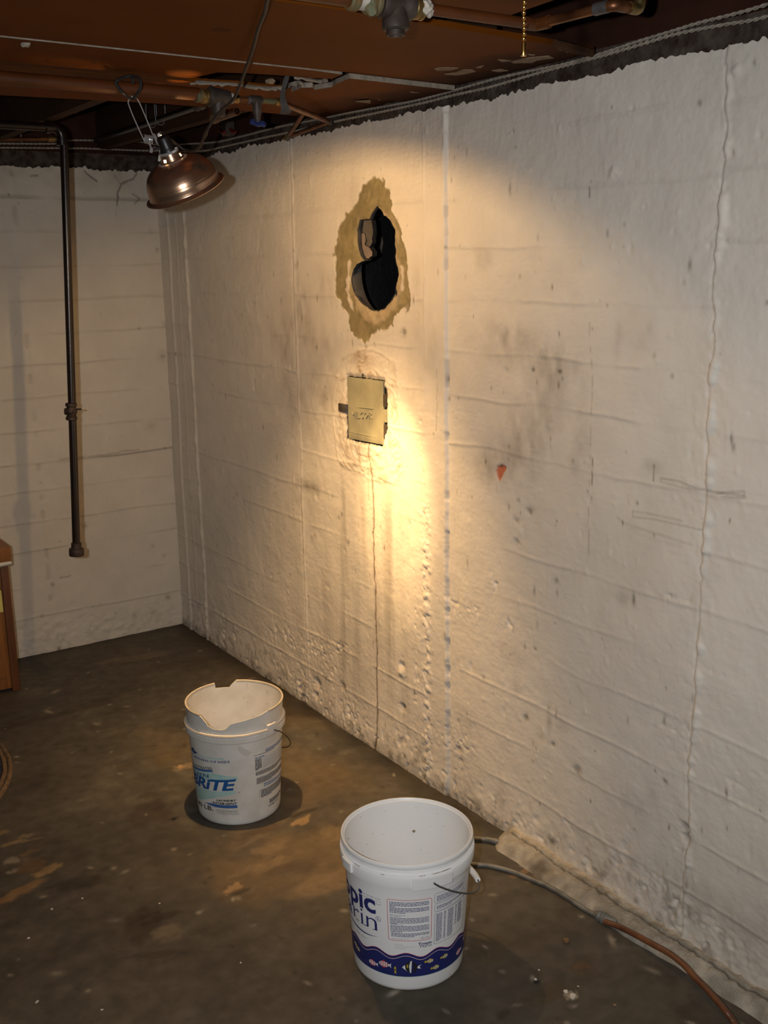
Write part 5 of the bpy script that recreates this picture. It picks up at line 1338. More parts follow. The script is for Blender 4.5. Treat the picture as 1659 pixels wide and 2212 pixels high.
    for i, (a, b) in enumerate(rows):
        da = D - .012 - .002 * math.sin(i); r_ = [bm.verts.new(tagpt(*a, da)), bm.verts.new(tagpt(*b, da + .002)), bm.verts.new(tagpt(*b, da + .0028)), bm.verts.new(tagpt(*a, da + .0008))]
        if prev:
            for j in range(4): bm.faces.new((prev[j], prev[(j + 1) % 4], r_[(j + 1) % 4], r_[j]))
        else: bm.faces.new(r_)
        prev = r_
    bm.faces.new(prev[::-1]); obj('paper_tag', bm, 'tag', root, ang=60)
    bm = bmesh.new()
    for k in range(4):
        y = 324 + 4 * k; tube(bm, [tagpt(345.5, y, D - .0150), tagpt(349.5, y + .6, D - .0142)], .0005, 5)
    obj('tag_print', bm, 'ink', root)
    # cord: from the ceiling down past the tee to the socket
    C = catmull([atd(p, d) for p, d in (((586, -30), 1.66), ((577, 2), 1.76), ((572, 26), 1.86), ((558, 62), 2.0), ((548, 100), 2.14), ((536, 135), 2.26), ((525, 165), 2.38), ((516, 190), 2.46), ((509, 206), 2.50), ((497, 222), 2.53), ((478, 238), 2.555), ((462, 257), 2.58), ((449, 278), 2.60), ((443, 292), 2.62), ((437, 305), 2.65), ((430, 319), 2.69), ((416, 326), 2.74), ((396, 322), 2.76), ((380, 310), 2.75))], 6)
    C.append(np.array(mt @ Vector((0, 0, .15))))
    obj('power_cord', T1(C, .0036, 10), 'cord', root)
    C2 = catmull([atd(p, d) for p, d in (((449, 278), 2.597), ((444, 289), 2.612), ((441, 297), 2.632))], 4); obj('cord_kink', T1(C2, [.0042] * 4 + [.0052] * 2 + [.004] * 3, 10), 'cord', root)
    # light of the lamp: bulb, its reflected beam and its wide reflected pool
    pl = bpy.data.lights.new('bulb_light', 'POINT'); pl.energy = LAMP_BULB_W; pl.color = WARM; pl.shadow_soft_size = .011
    po = bpy.data.objects.new('bulb_light', pl); COL.objects.link(po); po.location = BULB
    for nm, w, tgt, sz, bl in (('reflected_beam', LAMP_BEAM_W, np.array([X0, 2.650, .91]), 25, 1.0), ('reflected_pool', LAMP_WIDE_W, LAMP_P + np.array([.36, .10, -.93]), 76, 1.0)):
        sl = bpy.data.lights.new(nm, 'SPOT'); sl.energy = w; sl.color = WARM; sl.spot_size = math.radians(sz); sl.spot_blend = bl; sl.shadow_soft_size = .012
        so = bpy.data.objects.new(nm, sl); COL.objects.link(so)
        p0 = LAMP_P - LAMP_A * .006; d = Vector(tgt - p0); so.matrix_world = frame_to(p0, -d)
build_lamp()
# black wire loop the lamp hangs from
PIPE_Y, PIPE_Z = 2.545, 2.012
bm = bmesh.new()
lp = catmull([atd(p, d) for p, d in (((287, 214), 2.655), ((292, 209), 2.56), ((298, 200), 2.475), ((304, 186), 2.462), ((301, 171), 2.462), ((286, 164), 2.475), ((270, 166), 2.472), ((256, 172), 2.455), ((250, 178), 2.452), ((256, 189), 2.456), ((266, 201), 2.468), ((277, 210), 2.56), ((286, 215), 2.655))], 6)
tube(bm, lp, .0034, 10); tube(bm, catmull([atd((281, 166), 2.474), atd((288, 172), 2.47), atd((285, 181), 2.475)], 5), .003, 8)
tag(obj('wire_loop', bm, 'looptape'), 'black wire loop around the brown pipe holding up the lamp', 'wire')

# ================================================================== PIPES
def coupling(p, d, r, L, m, parent, name='coupling', rings=True):
    mt = frame_to(p, d); bm = bmesh.new()
    pr = [(0, -L / 2), (r * .86, -L / 2), (r, -L / 2 + r * .15), (r, -L / 2 + r * .4), (r * .92, -L / 2 + r * .5), (r * .92, L / 2 - r * .5), (r, L / 2 - r * .4), (r, L / 2 - r * .15), (r * .86, L / 2), (0, L / 2)] if rings else [(0, -L / 2), (r, -L / 2), (r, L / 2), (0, L / 2)]
    lathe(bm, pr, 24, mt); return obj(name, bm, m, parent, ang=30)
# big brown supply pipe with check valve, stop valve and the branch into the wall
def supply_pipe():
    root = thing('supply_pipe', 'brown painted supply pipe with iron valve body running under the ceiling boards', 'pipe', (.5, PIPE_Y, PIPE_Z))
    q = lambda p, z=PIPE_Z: onz(p, z)
    A = q((418, 207)); A[1] = PIPE_Y + .02
    obj('pipe', T1([(-1.6, PIPE_Y, PIPE_Z), (.4, PIPE_Y, PIPE_Z), tuple(A)], .0155, 20), 'paintpipe', root)
    y = A[1]; z = PIPE_Z - .004
    e = lambda px: onz((px, 210), z)[0] + 0.0
    x1, x2, x3 = A[0], A[0] + .030, A[0] + .085
    coupling((A[0] + .002, y, z), (1, 0, 0), .0165, .020, 'green', root, 'threaded_nipple')
    coupling((A[0] + .017, y, z), (1, 0, 0), .0175, .022, 'brass', root, 'brass_union')
    # cast valve body with a bonnet below
    bm = bmesh.new(); lathe(bm, [(0, -.002), (.020, -.002), (.0245, .003), (.0250, .010), (.0225, .016), (.0215, .034), (.0190, .044), (.0185, .054), (.0160, .057), (0, .057)], 28, frame_to((A[0] + .026, y, z), (1, 0, 0)))
    lathe(bm, [(0, -.046), (.012, -.046), (.0165, -.043), (.0170, -.032), (.0190, -.026), (.0190, 0), (0, 0)], 24, frame_to((A[0] + .052, y, z), (0, 0, 1)))
    obj('valve_body', bm, 'castiron', root, ang=35)
    coupling((A[0] + .088, y, z), (1, 0, 0), .0135, .008, 'tape', root, 'thread_tape', False)
    coupling((A[0] + .099, y, z), (1, 0, 0), .0120, .018, 'brass', root, 'hex_nipple')
    xs = A[0] + .108
    obj('copper_pipe', T1([(xs, y, z), (xs + .030, y, z)], .0070, 14), 'copper', root)
    coupling((xs + .031, y, z), (1, 0, 0), .0092, .010, 'galv', root, 'solder_joint', False)
    # stop valve, its stem hanging down and the blue wheel
    vx = xs + .050
    bm = bmesh.new(); lathe(bm, [(0, -.016), (.0105, -.016), (.0120, -.010), (.0120, .010), (.0105, .016), (0, .016)], 18, frame_to((vx, y, z), (1, 0, 0)))
    lathe(bm, [(0, -.052), (.006, -.052), (.0085, -.046), (.0090, -.036), (.0118, -.030), (.0118, 0), (0, 0)], 18, frame_to((vx + .002, y, z), (0, 0, 1)))
    sv = obj('stop_valve', bm, 'castiron', root, ang=35)
    bm = bmesh.new(); lathe(bm, [(0, -.056), (.0038, -.056), (.0038, -.050), (.0072, -.049), (.0072, -.040), (0, -.040)], 14, frame_to((vx + .002, y, z), (0, 0, 1))); obj('valve_stem', bm, 'brass', sv)
    bm = bmesh.new(); n = 60; ringv = []
    hc = Vector((vx + .002, y - .002, z - .055)); tl = Matrix.Rotation(math.radians(24), 3, 'X')
    for i in range(n):
        a = 2 * math.pi * i / n; r = .0195 + .0030 * math.cos(6 * a)
        ringv.append([hc + tl @ Vector(((r + dx) * math.cos(a), (r + dx) * math.sin(a), dz)) for dx, dz in ((-.0058, 0), (-.002, .0042), (.002, 0), (-.002, -.0042))])
    V = [[bm.verts.new(c) for c in rr] for rr in ringv]
    for i in range(n):
        for j in range(4): bm.faces.new((V[i][j], V[(i + 1) % n][j], V[(i + 1) % n][(j + 1) % 4], V[i][(j + 1) % 4]))
    for k in range(3):
        a = 2 * math.pi * k / 3; tube(bm, [hc + tl @ Vector((.016 * math.cos(a), .016 * math.sin(a), 0)), hc + Vector((0, 0, .001))], .0026, 8)
    lathe(bm, [(0, -.004), (.0055, -.004), (.0055, .004), (0, .004)], 12, Matrix.Translation(hc))
    tag(obj('valve_wheel', bm, 'blue', sv), 'blue lobed valve wheel')
    x5 = vx + .016
    obj('copper_pipe', T1([(x5, y, z), (x5 + .048, y, z)], .0070, 14), 'green', root)
    E1 = Vector((x5 + .052, y, z))
    W1 = Vector(onx((712, 263), X0 - .035))
    d = (W1 - E1).normalized()
    coupling(E1 - Vector((.006, 0, 0)), (1, 0, 0), .0098, .016, 'brass', root, 'elbow')
    obj('copper_pipe', T1([E1 - Vector((.010, 0, 0)), E1, E1 + d * .02, W1], .0078, 14), 'copper', root)
    coupling(E1 + d * .012, d, .0098, .020, 'copper', root, 'elbow')
    coupling(W1, d, .0100, .024, 'castiron', root, 'elbow')
    W2 = Vector(onx((622, 296), X0 - .030)); W3 = Vector(onx((652, 250), X0 - .10))
    obj('copper_pipe', T1([W1, W1 + (W2 - W1) * .5, W2], .0070, 12), 'copper', root)
    coupling(W2, (W3 - W2), .0095, .030, 'green', root, 'elbow')
    obj('copper_pipe', T1([W2, W3, Vector(onx((668, 226), X0 - .12))], .0070, 12), 'copper', root)
    obj('shut_off', T1([W2, Vector(onx((612, 300), X0 - .03))], [.006, .005], 10), 'brass', root)
supply_pipe()
# cloth strap from the torn gap down to the pipe
bm = bmesh.new()
q = [((622, 160), 2.60, 4), ((617, 175), 2.60, 5), ((613, 190), 2.60, 4), ((610, 205), 2.595, 5), ((612, 220), 2.59, 7), ((616, 232), 2.59, 8), ((618, 240), 2.59, 11), ((614, 246), 2.60, 9)]
prev = None
for p, d, w in q:
    c = Vector(atd(p, d)); s = Vector(R[:, 0]) * (w * d / FPX); t_ = Vector(R[:, 2]) * .003
    row = [bm.verts.new(c - s - t_), bm.verts.new(c + s - t_ * .4), bm.verts.new(c + s + t_), bm.verts.new(c - s + t_)]
    if prev:
        for j in range(4): bm.faces.new((prev[j], prev[(j + 1) % 4], row[(j + 1) % 4], row[j]))
    else: bm.faces.new(row)
    prev = row
bm.faces.new(prev[::-1]); tag(obj('pipe_strap', bm, 'strap', ang=60), 'dusty grey strap hanging from the torn ceiling gap around the pipe', 'strap')

# black drop pipe against the back wall
def drop_pipe():
    yp = 3.64
    top = Vector(ony((138, 300), yp)); bot = Vector(ony((165, 1180), yp)); r = .0136
    root = thing('drop_pipe', 'black iron pipe hanging down in front of the back wall with a capped end', 'pipe', tuple(bot))
    d = (bot - top).normalized()
    zz = top.z + .034; left = Vector((-1.4, yp, zz - .004)); ex = top.x - .006
    bend = arcpts((ex - .028, yp, zz - .028), (0, 0, 1), (1, 0, 0), .028, 8)
    obj('pipe', T1([left, (0, yp, zz), (ex - .036, yp, zz)], r, 20), 'iron', root)
    bm = bmesh.new(); tube(bm, [(ex - .042, yp, zz)] + bend + [(ex, yp, zz - .046)], r * 1.25, 20)
    obj('elbow', bm, 'iron', root)
    coupling((ex - .044, yp, zz), (1, 0, 0), r * 1.42, .014, 'iron', root, 'elbow_band', False); coupling((ex, yp, zz - .048), (0, 0, 1), r * 1.42, .014, 'iron', root, 'elbow_band', False)
    obj('pipe', T1([(ex, yp, zz - .036), top, bot], r, 24), 'iron', root)
    vc = Vector(ony((154, 889), yp))
    bm = bmesh.new(); lathe(bm, [(0, -.030), (r * 1.15, -.030), (r * 1.42, -.028), (r * 1.42, -.019), (r * 1.12, -.016), (r * 1.2, -.011), (r * 1.55, 0), (r * 1.2, .011), (r * 1.12, .016), (r * 1.42, .019), (r * 1.42, .028), (r * 1.15, .030), (0, .030)], 24, frame_to(vc, -d))
    v = obj('gas_valve', bm, 'rustcap', root, ang=35)
    bm = bmesh.new(); f = Vector(-R[:, 2]); s = Vector(R[:, 0]); tube(bm, [vc - s * .012, vc - s * .022], [.013, .0115], 14); obj('valve_boss', bm, 'rustcap', v)
    bm = bmesh.new(); tube(bm, [vc + f * .010 + s * .006, vc + f * .030 + s * .008], [.0085, .007], 12); tube(bm, [vc + s * .008 + Vector((0, 0, .008)), vc + s * .036 + Vector((0, 0, .008))], [.0035, .003], 8); obj('valve_key', bm, 'rustcap', v)
    bm = bmesh.new(); lathe(bm, [(0, .014), (r * 1.02, .014), (r * 1.30, .012), (r * 1.34, -.004), (r * 1.38, -.006), (r * 1.86, -.008), (r * 1.92, -.011), (r * 1.92, -.030), (r * 1.84, -.034), (r * 1.2, -.034), (0, -.032)], 28, frame_to(bot, -d)); obj('end_cap', bm, 'rustcap', root, ang=30)
drop_pipe()
# thin copper line by the back wall, left
root = thing('copper_line', 'thin copper pipe ending in a joint behind the black drop pipe', 'pipe', tuple(ony((0, 300), 4.25)))
a, b = Vector(ony((-160, 301), 4.25)), Vector(ony((118, 300), 4.25))
obj('pipe', T1([a, b], .0085, 14), 'copper', root); coupling(b - (b - a).normalized() * .006, b - a, .0112, .040, 'brass', root, 'end_joint', False)
bm = bmesh.new(); tube(bm, [Vector(ony((46, 300), 4.25)) + Vector((0, 0, .03)), Vector(ony((46, 300), 4.25)) - Vector((0, 0, .012))], .004, 8); obj('pipe_clip', bm, 'galv', root)
# dark steel pipe under the joists with hooks and a coupling
root = thing('steel_pipe', 'dark dusty pipe under the joists behind the hanging lamp', 'pipe', (1.52, 3.8, 2.10))
pa, pb = Vector(onz((196, 318), 2.10)), Vector(onz((430, 229), 2.085)); pb.y = max(pb.y, 3.1)
pa.y = min(pa.y, 4.38)
obj('pipe', T1([(1.56, 4.38, 2.10), (1.535, 3.7, 2.095), tuple(pb)], .011, 16), 'iron', root)
dd = Vector(pb) - Vector((1.535, 3.7, 2.095)); coupling(pb, dd, .015, .045, 'castiron', root); coupling(pb + dd.normalized() * .033, dd, .013, .022, 'galv', root, 'pipe_nut')
for px in ((330, 262), (375, 258)):
    c = onz(px, 2.095); bm = bmesh.new()
    c = Vector((1.53, c[1], 2.095)); pts = [c + Vector((.017, 0, .10)), c + Vector((.019, .004, .02)), c + Vector((.012, .006, -.014)), c + Vector((0, .007, -.019)), c + Vector((-.013, .006, -.013)), c + Vector((-.019, .004, .02)), c + Vector((-.017, 0, .10))]
    tube(bm, catmull(pts, 5), .0022, 8); obj('wire_hanger', bm, 'galv', root)
# open copper stub
root = thing('copper_stub', 'short open copper pipe stub pointing out of the dark ceiling cavity', 'pipe', tuple(onz((468, 256), 2.04)))
a = Vector(atd((464, 257), 3.02)); b = Vector(atd((512, 240), 2.86)); d = (b - a).normalized()
bm = bmesh.new(); lathe(bm, [(.0090, 0), (.0108, .0), (.0108, (b - a).length), (.0088, (b - a).length), (.0088, .02), (0, .02)], 18, frame_to(a, d)); obj('pipe', bm, 'copper', root)
coupling(a + d * .005, d, .0130, .026, 'green', root, 'elbow')
e0 = a - d * .012; obj('riser', T1([e0, e0 + Vector((0, .03, .05)), e0 + Vector((0, .06, .20))], .010, 14), 'copper', root)
# junction cover with red wire caps
root = thing('junction_box', 'small dark box with two red wire caps above the wall edge', 'junction box', tuple(atd((494, 285), 3.75)))
c = Vector(atd((494, 282), 3.75)); bm = bmesh.new(); box(bm, (c.x - .018, c.y - .012, c.z - .018), (c.x + .018, c.y + .02, 2.25), .003); obj('box', bm, 'castiron', root)
for px in ((483, 287), (506, 286)):
    p = Vector(atd(px, 3.72)); bm = bmesh.new(); tube(bm, [p + Vector((0, .03, .012)), p, p - Vector((0, .012, 0))], [.006, .0085, .005], 10); obj('wire_cap', bm, 'redcap', root)

# near pipe run with the hanging tee at the top of the picture
def near_run():
    yy = 1.585; zz = 2.004
    zz = 2.014
    tee = Vector(onz((854, 10), zz)); yy = tee.y
    root = thing('drain_tee', 'rusty iron tee with an open mouth on the pipe at the top edge', 'pipe', tuple(tee))
    bm = bmesh.new(); lathe(bm, [(0, -.032), (.0215, -.032), (.0240, -.026), (.0240, -.017), (.0205, -.012), (.0205, .012), (.0240, .017), (.0240, .026), (.0215, .032), (0, .032)], 28, frame_to(tee, (1, 0, 0)))
    lathe(bm, [(.0150, -.040), (.0196, -.040), (.0224, -.037), (.0224, -.024), (.0200, -.020), (.0195, 0), (.010, 0)], 28, frame_to(tee, (0, 0, 1)))
    obj('tee_body', bm, 'castiron', root, ang=35)
    bm = bmesh.new(); lathe(bm, [(.0116, -.048), (.0156, -.048), (.0156, -.026), (0, -.026), (0, -.030), (.0116, -.030)], 24, frame_to(tee, (0, 0, 1))); tag(obj('open_nipple', bm, 'rustcap', root), 'open threaded pipe end')
    coupling(tee + Vector((-.046, 0, 0)), (1, 0, 0), .0215, .026, 'green', root, 'corroded_nut'); coupling(tee + Vector((-.066, 0, .0)), (1, 0, 0), .0160, .022, 'tape', root, 'white_sealant', False); coupling(tee + Vector((-.083, 0, .0)), (1, 0, 0), .0190, .018, 'green', root, 'corroded_nut')
    obj('pipe', T1([tee + Vector((-.08, 0, 0)), (-1.0, yy, zz)], .0140, 18), 'paintpipe', root)
    coupling(tee + Vector((.044, 0, 0)), (1, 0, 0), .0195, .024, 'brass', root, 'brass_nut')
    obj('sealant_rag', blobby(tuple(tee + Vector((.058, -.006, .000))), .015, .8, 12, 3, .35), 'tape', root)
    obj('sealant_drip', blobby(tuple(tee + Vector((-.055, -.012, -.014))), .009, 1.4, 14, 2, .3), 'green', root)
    E = Vector(onz((1122, 58), 2.010)); E.y = yy - .015; E.x += .01
    obj('pipe', T1([tee + Vector((.05, 0, 0)), E], .0095, 16), 'paintpipe', root)
    E2 = Vector((E.x + .022, E.y - .165, 2.012)); E3 = Vector((E2.x + .058, E2.y - .006, 2.012))
    obj('elbow', T1(catmull([E - Vector((.02, 0, 0)), E + Vector((.004, -.002, 0)), E + Vector((.008, -.03, 0))], 6), .0112, 14), 'paintpipe', root)
    obj('pipe', T1([E + Vector((.006, -.012, 0)), E2], .0082, 14), 'copper', root)
    coupling(E2 + Vector((-.002, .018, 0)), E2 - E, .0104, .028, 'galv', root, 'solder_joint', False)
    obj('elbow', T1(catmull([E2 + Vector((0, .02, 0)), E2 + Vector((.004, -.004, 0)), E2 + Vector((.03, -.006, 0))], 6), .0098, 14), 'copper', root)
    obj('pipe', T1([E2 + Vector((.01, -.005, 0)), E3], .0078, 14), 'copper', root)
    obj('elbow', T1(catmull([E3 - Vector((.02, 0, 0)), E3 + Vector((.002, 0, .002)), E3 + Vector((.006, 0, .03))], 6), .0098, 14), 'brass', root)
    obj('riser', T1([E3 + Vector((.005, 0, .01)), E3 + Vector((.006, 0, .235))], .0080, 14), 'galv', root)
near_run()

# ================================================================== PULL CHAIN
root = thing('pull_chain', 'brass ball pull chain with a bell end hanging from the ceiling', 'pull chain', tuple(atd((1131, 110), 1.05)))
p0 = Vector(atd((1131, 112), 1.05)); bm = bmesh.new(); z = p0.z + .012; k = 0
while z < ZC:
    bmesh.ops.create_uvsphere(bm, u_segments=10, v_segments=7, radius=.0023, matrix=Matrix.Translation((p0.x + .0004 * math.sin(k), p0.y, z))); z += .00478; k += 1
tube(bm, [(p0.x, p0.y, p0.z + .01), (p0.x, p0.y, ZC + .002)], .0005, 6); obj('ball_chain', bm, 'chain', root)
bm = bmesh.new(); lathe(bm, [(0, .010), (.0016, .010), (.0022, .008), (.0023, .001), (.0030, -.003), (.0026, -.004), (0, -.004)], 16, Matrix.Translation(p0)); obj('bell_end', bm, 'chain', root)

# ================================================================== TWISTED CABLES along the wall tops
def twisted(name, pts, r, pitch, label, m='cable'):
    root = thing(name, label, 'cable', tuple(pts[0])); P = catmull(pts, 24)
    # resample by arc length
    A = np.array(P); s = np.concatenate([[0], np.cumsum(np.linalg.norm(np.diff(A, axis=0), axis=1))])
    n = int(s[-1] / .0055); S = np.linspace(0, s[-1], n); Q = np.stack([np.interp(S, s, A[:, k]) for k in range(3)], 1)
    Tn = np.gradient(Q, axis=0); Tn /= np.linalg.norm(Tn, axis=1)[:, None]
    U = np.cross(Tn, [0, 0, 1.0]); U /= np.linalg.norm(U, axis=1)[:, None]; V = np.cross(U, Tn)
    for ph in (0, math.pi):
        a = 2 * math.pi * S / pitch + ph
        H = Q + (U * np.cos(a)[:, None] + V * np.sin(a)[:, None]) * r
        obj('strand', T1([tuple(h) for h in H], r * 1.05, 6), m, root)
xw = X0 - .008
up = [onx(p, xw) for p in ((1659 + 200, -70), (1659, 9), (1509, 50), (1460, 65), (1373, 91.6), (1301, 115.7), (1214, 140), (1132, 156.7), (1060, 173.6), (980, 196), (893, 219), (772, 241), (736, 248), (684, 259), (597, 276), (519, 296), (450, 309))]
up += [ony(p, Y0 - .012) for p in ((330, 312), (300, 306), (155, 303), (128, 310), (0, 310), (-200, 308))]
twisted('twisted_cable', up, .0021, .034, 'upper grey twisted cable along the dark band over the walls')
lo = [onx(p, xw) for p in ((1659 + 200, -40), (1659, 35), (1555, 55), (1460, 74), (1373, 100), (1301, 121), (1229, 140), (1156, 160), (1060, 188), (980, 206), (917, 222), (820, 243), (720, 264), (640, 283), (560, 300), (480, 318), (430, 327))]
lo += [ony(p, Y0 - .012) for p in ((330, 326), (200, 321), (130, 320), (0, 319), (-200, 318))]
twisted('twisted_cable', lo, .0021, .034, 'lower grey twisted cable nearest the ragged paint edge')

# ================================================================== HOSES on the floor
root = thing('floor_hose', 'thin grey hose taped to a brown rubber hose beside the mortar kerb', 'hose', tuple(onz((1300, 1990))))
g = [onz(p) + np.array([0, 0, .0062]) for p in ((960, 1862), (1020, 1871), (1060, 1875), (1110, 1888), (1150, 1905), (1180, 1917), (1220, 1940), (1262, 1968), (1290, 1983), (1312, 1994))]
obj('grey_section', T1(catmull(g, 6), .0060, 12), 'hosegrey', root)
b = [onz(p, .010 + .034 * min(1, max(0, (p[0] - 1330) / 90)) * (1 if p[0] < 1570 else .5)) for p in ((1305, 1990), (1335, 2001), (1370, 2018), (1410, 2040), (1446, 2060), (1478, 2085), (1498, 2108), (1520, 2130), (1545, 2157), (1568, 2185), (1588, 2215), (1600, 2260), (1590, 2330))]
tag(obj('brown_section', T1(catmull(b, 6), .0072, 12), 'hosebrown', root), 'brown rubber length of hose')
t = [onz(p) + np.array([0, 0, .008]) for p in ((1284, 1979), (1296, 1986), (1304, 1990), (1312, 1994), (1322, 1998), (1332, 2001))]
obj('tape_wrap', T1(catmull(t, 3), [.0075, .0095, .012, .0145, .0115, .014, .0155, .013, .0152, .0142, .0118, .013, .0122, .0112, .0100, .0090][:16], 10), 'ducttape', root)
root = thing('conduit_stub', 'short grey tube running into the end of the mortar kerb', 'tube', tuple(onz((1050, 1820))))
g = [onz(p) + np.array([0, 0, .0075]) for p in ((955, 1815), (1010, 1817), (1035, 1817), (1060, 1820), (1083, 1825))]
obj('tube', T1(catmull(g, 5), .0062, 12), 'hosegrey', root)
obj('tube_end', T1(catmull([g[3] - (g[4] - g[3]) * .4, g[3], g[4]], 3), .0080, 12), 'hosegrey', root)

# ================================================================== CABINET at the left edge
def cabinet():
    xr, yf, yb, h = .973, 4.036, 4.372, .512
    root = thing('cabinet', 'low orange-brown wooden cabinet against the back wall at the left edge', 'cabinet', (xr - .3, yf, 0))
    bm = bmesh.new(); box(bm, (xr - .62, yf + .008, .012), (xr - .012, yb, h), .003); obj('carcass', bm, 'cabwood', root)
    bm = bmesh.new(); box(bm, (xr - .030, yf, .0), (xr, yb, h), .003); tag(obj('side_panel', bm, 'cabdark', root), 'darker side panel')
    bm = bmesh.new(); box(bm, (xr - .62, yf, .0), (xr - .59, yb, h), .003); obj('side_panel', bm, 'cabdark', root)
    bm = bmesh.new(); box(bm, (xr - .58, yf + .0, .06), (xr - .045, yf + .012, h - .04), .003); d = obj('door', bm, 'cabwood', root)
    bm = bmesh.new(); lathe(bm, [(0, 0), (.004, 0), (.004, .012), (.012, .018), (.012, .022), (0, .026)], 16, frame_to((xr - .50, yf, .30), (0, -1, 0))); obj('knob', bm, 'brass', d)
    bm = bmesh.new(); box(bm, (xr - .635, yf - .012, h + .010), (xr + .012, yb + .005, h + .068), .003); obj('top', bm, 'cabwood', root)
    bm = bmesh.new(); box(bm, (xr - .60, yf + .03, h + .0665), (xr - .035, yb - .04, h + .0695)); tag(obj('top_inlay', bm, 'darkslot', root), 'dark inset of the cabinet top')
    for x in (xr - .60, xr - .06):
        bm = bmesh.new(); box(bm, (x, yf + .02, 0), (x + .05, yf + .07, .014), .002); obj('foot', bm, 'darkslot', root)
    # cloth caught under the top
    bm = bmesh.new(); n = 16; prev = None
    for i in range(n + 1):
        x = xr - .56 + (.57) * i / n; s = .004 * math.sin(i * 1.7); zt = h + .012
        row = [bm.verts.new((x, yf + .01, zt)), bm.verts.new((x, yf - .014 + s, zt - .002)), bm.verts.new((x, yf - .018 + s, zt - .012 - .006 * (1 - i / n))), bm.verts.new((x, yf - .006 + s, zt - .020 - .012 * (1 - i / n))), bm.verts.new((x, yf - .001, zt - .014))]
        if prev:
            for j in range(5): bm.faces.new((prev[j], prev[(j + 1) % 5], row[(j + 1) % 5], row[j]))
        else: bm.faces.new(row)
        prev = row
    bm.faces.new(prev[::-1]); tag(obj('white_cloth', bm, 'cloth', ang=60), 'white cloth caught under the top of the brown cabinet', 'cloth')
    bm = bmesh.new(); p = ony((5, 1300), yf - .002); q_ = ony((6, 1322), yf - .002); box(bm, (p[0] - .075, yf - .0022, q_[2]), (p[0], yf - .0008, ony((3, 1275), yf)[2])); tag(obj('paper_note', bm, 'yellownote', smooth=False), 'yellow paper note stuck on the front of the brown cabinet', 'note')
cabinet()

# ================================================================== RUG
def rug():
    pts = [onz(p)[:2] for p in ((0, 1606), (28, 1655), (0, 1727))]
    (ax, ay), (bx, by), (cx_, cy_) = pts
    # circle through three points of the rim
    d_ = 2 * (ax * (by - cy_) + bx * (cy_ - ay) + cx_ * (ay - by))
    ux = ((ax * ax + ay * ay) * (by - cy_) + (bx * bx + by * by) * (cy_ - ay) + (cx_ * cx_ + cy_ * cy_) * (ay - by)) / d_
    uy = ((ax * ax + ay * ay) * (cx_ - bx) + (bx * bx + by * by) * (ax - cx_) + (cx_ * cx_ + cy_ * cy_) * (bx - ax)) / d_
    c = np.array([ux, uy]); r = math.hypot(ax - ux, ay - uy)
    root = thing('round_rug', 'round braided rug with tan edge and dark rings, cut by the left edge', 'rug', (c[0], c[1], 0))
    rings = [('tan', .0), ('tan', .0), ('blue', 0), ('rust', 0), ('rust', 0), ('blue', 0)] + 2 * [ ('tan', 0), ('rust', 0), ('rust', 0), ('blue', 0), ('tan', 0), ('rust', 0), ('blue', 0), ('tan', 0), ('rust', 0), ('blue', 0)]
    w = .0165
    for k, (nm, _) in enumerate(rings):
        rr = r - w * (k + .5)
        if rr < w: break
        bm = bmesh.new(); n = 120; V = []
        for i in range(n):
            a = 2 * math.pi * i / n; wob = .0016 * math.sin(i * 2.1 + k)
            V.append([bm.verts.new((c[0] + (rr + d) * math.cos(a), c[1] + (rr + d) * math.sin(a), z)) for d, z in ((w / 2, .0005), (w * .38 + wob * .3, .0085 + wob), (0, .0115 + wob), (-w * .38, .0085 - wob), (-w / 2, .0005))])
        for i in range(n):
            for j in range(5): bm.faces.new((V[i][j], V[(i + 1) % n][j], V[(i + 1) % n][(j + 1) % 5], V[i][(j + 1) % 5]))
        obj('braid_ring', bm, 'rug' + nm, root)
rug()

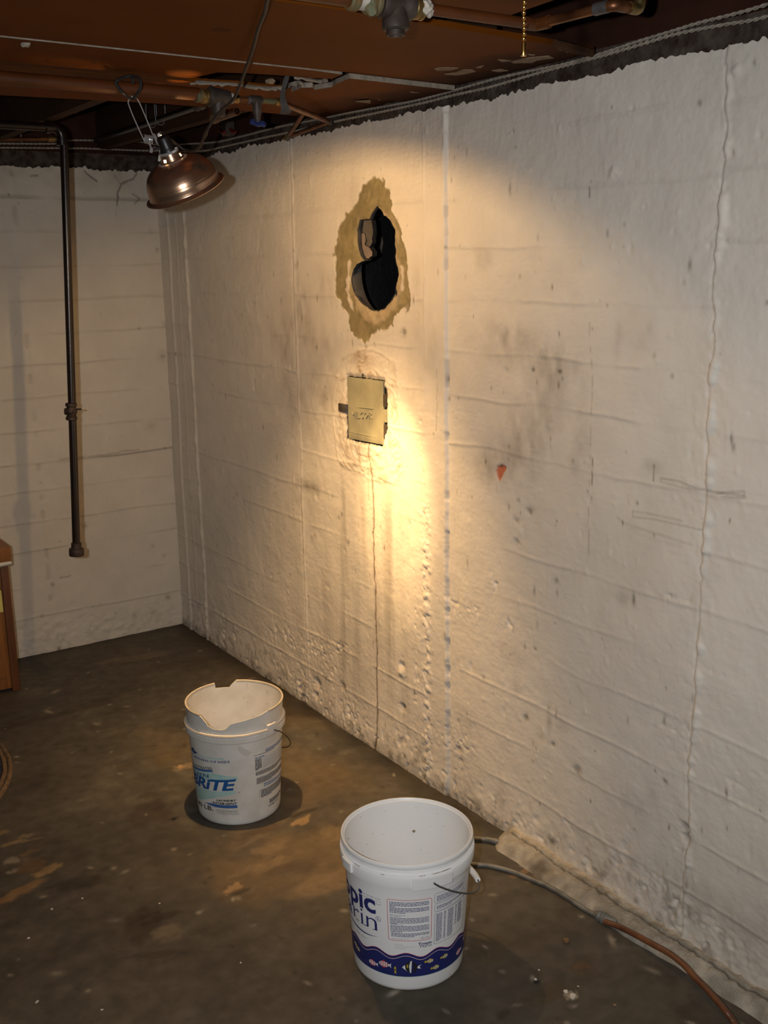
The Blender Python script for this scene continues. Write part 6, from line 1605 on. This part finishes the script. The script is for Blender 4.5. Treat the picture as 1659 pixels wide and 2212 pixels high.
# ================================================================== SMALL DEBRIS on the floor
def flake(px, size, m, label, cat, seed, flat=.35, group=None, name='paint_flake'):
    p = onz(px); rng = random.Random(seed); n = 9
    bm = bmesh.new(); rot = rng.random() * 6; el = rng.uniform(.45, .9)
    pl = [(size * rng.uniform(.65, 1.1) * math.cos(2 * math.pi * i / n), size * el * rng.uniform(.65, 1.1) * math.sin(2 * math.pi * i / n)) for i in range(n)]
    pl = [(p[0] + a * math.cos(rot) - b * math.sin(rot), p[1] + a * math.sin(rot) + b * math.cos(rot)) for a, b in pl]
    plate(bm, pl, .0, size * flat, lambda u, v, w: (u, v, w + (w > 0) * .15 * size * math.sin((u + v) * 300)))
    tag(obj(name, bm, m), label, cat, group)
FL = (((178, 1941), .0035, 'tiny white flake, uppermost right of the flakes on the bare floor at left'), ((112, 1964), .004, 'tiny white flake just left of and below the uppermost one at left'),
      ((62, 2027), .004, 'white flake nearest the left edge, below the tan scuffs on the floor'), ((1157, 2117), .005, 'small white flake touching the black crumb right of the near bucket'),
      ((1164, 2096), .004, 'small white flake just beyond the black crumb right of the near bucket'), ((1237, 2153), .009, 'largest white flake of the little cluster in front of the leaf scrap'),
      ((1222, 2143), .006, 'middling white flake at the left of the cluster in front of the leaf scrap'), ((1249, 2131), .0035, 'smallest white flake at the back of the cluster in front of the leaf scrap'),
      ((520, 2080), .003, 'lone white flake on the open floor left of the near bucket'), ((220, 2182), .004, 'white flake at the bottom edge, right of the one in the corner'),
      ((80, 2165), .005, 'white flake lying in the bottom left corner of the floor'), ((345, 1952), .003, 'lone white flake beside the dark stain left of the two buckets'))
for i, (px, sz, lab) in enumerate(FL): flake(px, sz, 'chipwhite', lab, 'paint flake', i, group='white flakes scattered on the floor')
flake((1222, 2033), .011, 'leaf', 'curled brown leaf scrap on the floor right of the near bucket', 'leaf', 51, .5, name='leaf_scrap')
flake((1159, 2122), .0075, 'chipdark', 'small black crumb on the floor right of the near bucket', 'debris', 52, .5, name='black_crumb')
flake((376, 1768), .0075, 'chipdark', 'dark crumb on the floor left of the detergent bucket', 'debris', 53, .4, name='dark_crumb')
flake((1328, 2172), .004, 'chiptan', 'tiny orange-brown crumb near the bottom of the kerb', 'debris', 54, .5, name='brown_crumb')
flake((393, 1657), .017, 'chiptan', 'flat tan scrap on the floor left of the detergent bucket', 'debris', 55, .12, name='tan_scrap')
